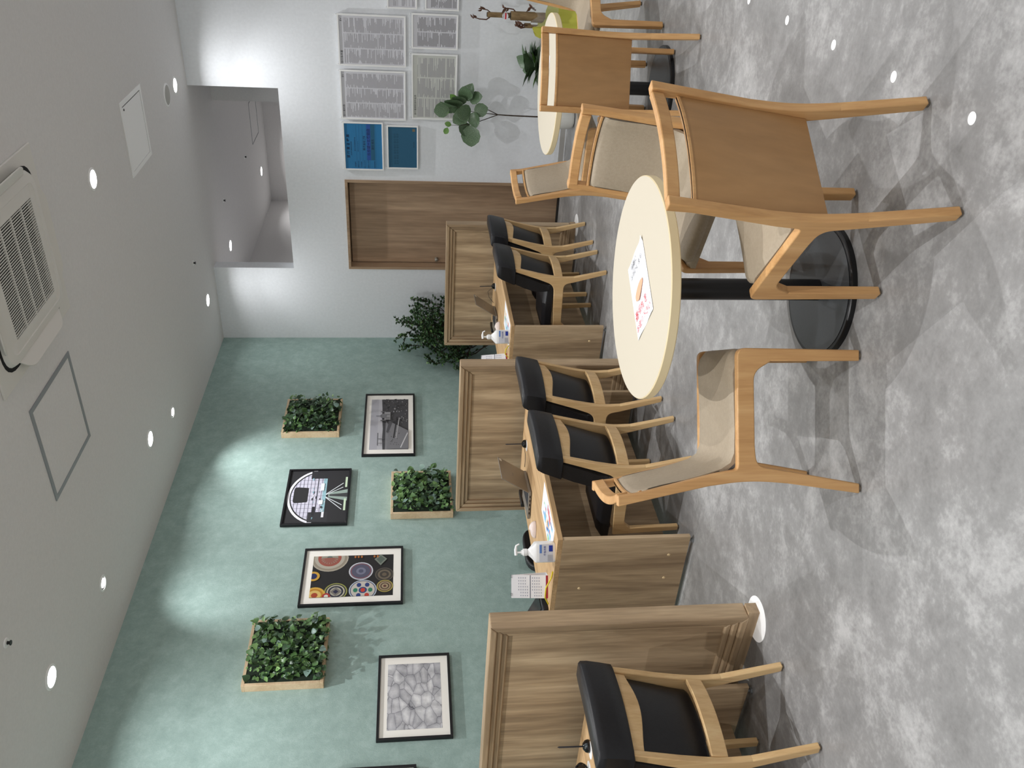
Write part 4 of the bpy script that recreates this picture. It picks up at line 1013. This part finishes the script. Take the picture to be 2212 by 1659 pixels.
# coil ring beside the nearest pen stand
t = thing('magnifier_ring', 'black round webcam ring on a white foot, at the lower border', 'webcam', (1.30, -5.88, DZ), math.radians(30))
bm = B(); R_ = [(.026*math.cos(a), 0, .036+.026*math.sin(a)) for a in [2*PI*k/24 for k in range(25)]]; tube(bm, R_, .004, 8); obj('ring', bm, M['gloss'], t)
obj('foot', lathe(B(), [(0, 0), (.034, 0), (.034, .003), (0, .006)], 26), M['white'], t)
dk = B(); lathe(dk, [(0, 0), (.018, 0), (.018, .02), (0, .02)], 20); bmesh.ops.rotate(dk, cent=(0, 0, 0), matrix=Matrix.Rotation(PI/2, 3, 'X'), verts=dk.verts); bmesh.ops.translate(dk, vec=(.01, .01, .036), verts=dk.verts); obj('body', dk, M['gloss'], t)
# calendars
def calendar(x, y, label, rz):
    t = thing('desk_calendar', label, 'calendar', (x, y, DZ), rz, 'white tent calendars on the desks')
    w_, h_, d_ = .064, .2, .034
    bm = B(); prism(bm, [(-d_, 0), (-d_+.003, 0), (.0015, h_), (-.0015, h_)], -w_, w_, 'yz'); o = obj('front_leaf', bm, M['paper'], t)
    obj('rear_leaf', prism(B(), [(d_, 0), (d_-.003, 0), (-.0015, h_), (.0015, h_)], -w_, w_, 'yz'), M['paper'], t)
    obj('base_flap', box(B(), -w_, w_, -d_, d_, 0, .002), M['paper'], t)
    def on(a, z, e=.0006): return (a, -d_+d_*z/h_-e-.0006, z)
    def q(a0, a1, z0, z1, mt, nm): bm = B(); bm.faces.new([bm.verts.new(p) for p in (on(a0, z0), on(a1, z0), on(a1, z1), on(a0, z1))]); return obj(nm, bm, mt, o)
    q(-w_, -w_+.08, .17, .1735, M['ink'], 'month_bar'); q(-w_+.08, w_, .17, .1735, M['inkred'], 'month_bar'); q(-w_, w_, .095, .0985, M['ink'], 'month_bar'); q(-w_, w_, 0, .012, C(150, 20, 40), 'red_foot'); q(-w_, w_, .195, .2, C(150, 20, 40), 'red_head')
    cell = None
    for blk in (0, 1):
        for r_ in range(5):
            for c_ in range(7):
                if (r_ == 0 and c_ < 2) or (r_ == 4 and c_ > 3): continue
                a_ = -w_+.01+c_*.0165; z_ = .157-blk*.075-r_*.0118
                if cell is None:
                    bm = B(); bm.faces.new([bm.verts.new(p) for p in (on(0, 0, .0008), on(.008, 0, .0008), on(.008, .005, .0008), on(0, .005, .0008))])
                    x_ = obj('date', bm, C(170, 172, 186), o); cell = x_.data
                else:
                    x_ = bpy.data.objects.new('date', cell); COL.objects.link(x_); x_.parent = o
                x_.location = (a_, d_*z_/h_, z_)
    for s in (-.05, .05):
        for k in range(3): obj('ring', tube(B(), [(s+k*.006, -.006, h_-.006), (s+k*.006, 0, h_+.004), (s+k*.006, .006, h_-.006)], .0008, 6), M['black'], t)
    return t
c_ = calendar(1.119, -4.655, 'white tent calendar with red and blue bars on the middle desk', math.radians(31))
dup(c_, (1.14, -2.345, DZ), math.radians(60), 'white tent calendar seen edge-on on the far desk')
# phone
t = thing('desk_phone', 'black wedge-shaped telephone on the middle desk', 'telephone', (.935, -4.70, DZ), math.radians(4))
obj('body', prism(B(), [(-.11, 0), (.11, 0), (.11, .03), (-.06, .10), (-.11, .09)], -.075, .075, 'xz'), M['black'], t, .006)
sc_ = B(); bm_pts = [(.095, .0385), (-.045, .0965), (-.045, .0975), (.095, .0395)]; prism(sc_, bm_pts, -.055, .055, 'xz'); obj('face_plate', sc_, M['gloss'], t)
obj('handset', tube(B(), [(-.08, -.06, .115), (-.085, -.03, .122), (-.085, .03, .122), (-.08, .06, .115)], [.016, .012, .012, .016], 10), M['black'], t)
# terminal beside it
t = thing('card_terminal', 'small black card terminal beside the telephone', 'terminal', (1.0, -4.55, DZ), math.radians(-10))
obj('body', prism(B(), [(-.045, 0), (.045, 0), (.045, .02), (-.045, .035)], -.04, .04, 'xz'), M['black'], t, .004); obj('keypad', box(B(), -.02, .03, -.03, .03, .0285, .03), M['inkgrey2'], t)
# yellow cables
tag(obj('cable', tube(B(), [(1.09, -4.765, DZ+.006), (1.15, -4.773, DZ+.03), (1.22, -4.77, DZ+.03), (1.29, -4.765, DZ+.006), (1.34, -4.77, DZ+.004)], .004, 8), M['yellow']), 'yellow cable looped at the near edge of the middle desk', 'cable')
tag(obj('cable', tube(B(), [(1.24, -2.43, DZ+.006), (1.27, -2.432, DZ+.03), (1.31, -2.43, DZ+.028), (1.34, -2.42, DZ+.005)], .004, 8), M['yellow']), 'yellow cable looped on the far desk below the calendar', 'cable')
tag(obj('power_adapter', box(B(), .885, .92, -3.74, -3.60, DZ, DZ+.03), M['black'], bevel=.004), 'black slim adapter box behind the middle laptop', 'adapter')
tag(obj('power_adapter', box(B(), .84, .875, -1.36, -1.22, DZ, DZ+.03), M['black'], bevel=.004), 'black slim adapter box behind the far laptop', 'adapter')
tag(obj('cable', tube(B(), [(1.13, -3.625, DZ+.008), (1.17, -3.60, DZ+.004), (1.2, -3.58, DZ+.004), (1.255, -3.575, DZ+.012)], .002, 6), M['black']), 'thin black cable from the middle laptop to the pen stand', 'cable')
tag(obj('cable', tube(B(), [(1.08, -1.24, DZ+.01), (1.12, -1.21, DZ+.05), (1.16, -1.18, DZ+.06), (1.19, -1.18, DZ+.03), (1.2, -1.19, DZ+.01)], .002, 6), M['black']), 'thin black cable arching by the far pen stand', 'cable')
def mousepad(x, y, lab): tag(obj('mouse_pad', box(B(), x-.1, x+.1, y-.11, y+.11, DZ+.0002, DZ+.003), mat('grey_pad', srgb((120, 122, 126)), .8)), lab, 'mouse pad')
# printed mats at the customers' edge
def brochure(x, y, lab, seed):
    random.seed(seed)
    t = thing('brochure_mat', lab, 'brochure', (x, y, DZ), 0, 'colourful brochures under the desk edge')
    s = obj('sheet', box(B(), -.105, .105, -.2, .2, .0003, .0014), M['paper'], t)
    pal = [(238, 168, 60), (90, 160, 220), (120, 190, 225), (235, 238, 240), (228, 232, 238), (240, 240, 236), (210, 120, 130), (150, 200, 150), (70, 110, 180), (240, 210, 130), (200, 220, 235)]
    bm = B(); mats = [C(*p) for p in pal]
    for k in range(46):
        a, b_ = random.uniform(-.095, .05), random.uniform(-.19, .14); w_, h_ = random.uniform(.01, .05), random.uniform(.01, .055)
        f = bm.faces.new([bm.verts.new(p) for p in ((a, b_, .0016+k*2e-5), (a+w_, b_, .0016+k*2e-5), (a+w_, b_+h_, .0016+k*2e-5), (a, b_+h_, .0016+k*2e-5))]); f.material_index = random.randrange(len(pal))
    bmesh.ops.recalc_face_normals(bm, faces=bm.faces)
    me = bpy.data.meshes.new('printed_picture'); bm.to_mesh(me); bm.free(); [me.materials.append(m_) for m_ in mats]
    o = bpy.data.objects.new('printed_picture', me); COL.objects.link(o); o.parent = t
brochure(1.455, -4.49, 'colourful travel leaflet lying at the customer edge of the middle desk', 5)
brochure(1.40, -2.20, 'colourful travel leaflet lying at the customer edge of the far desk', 6)
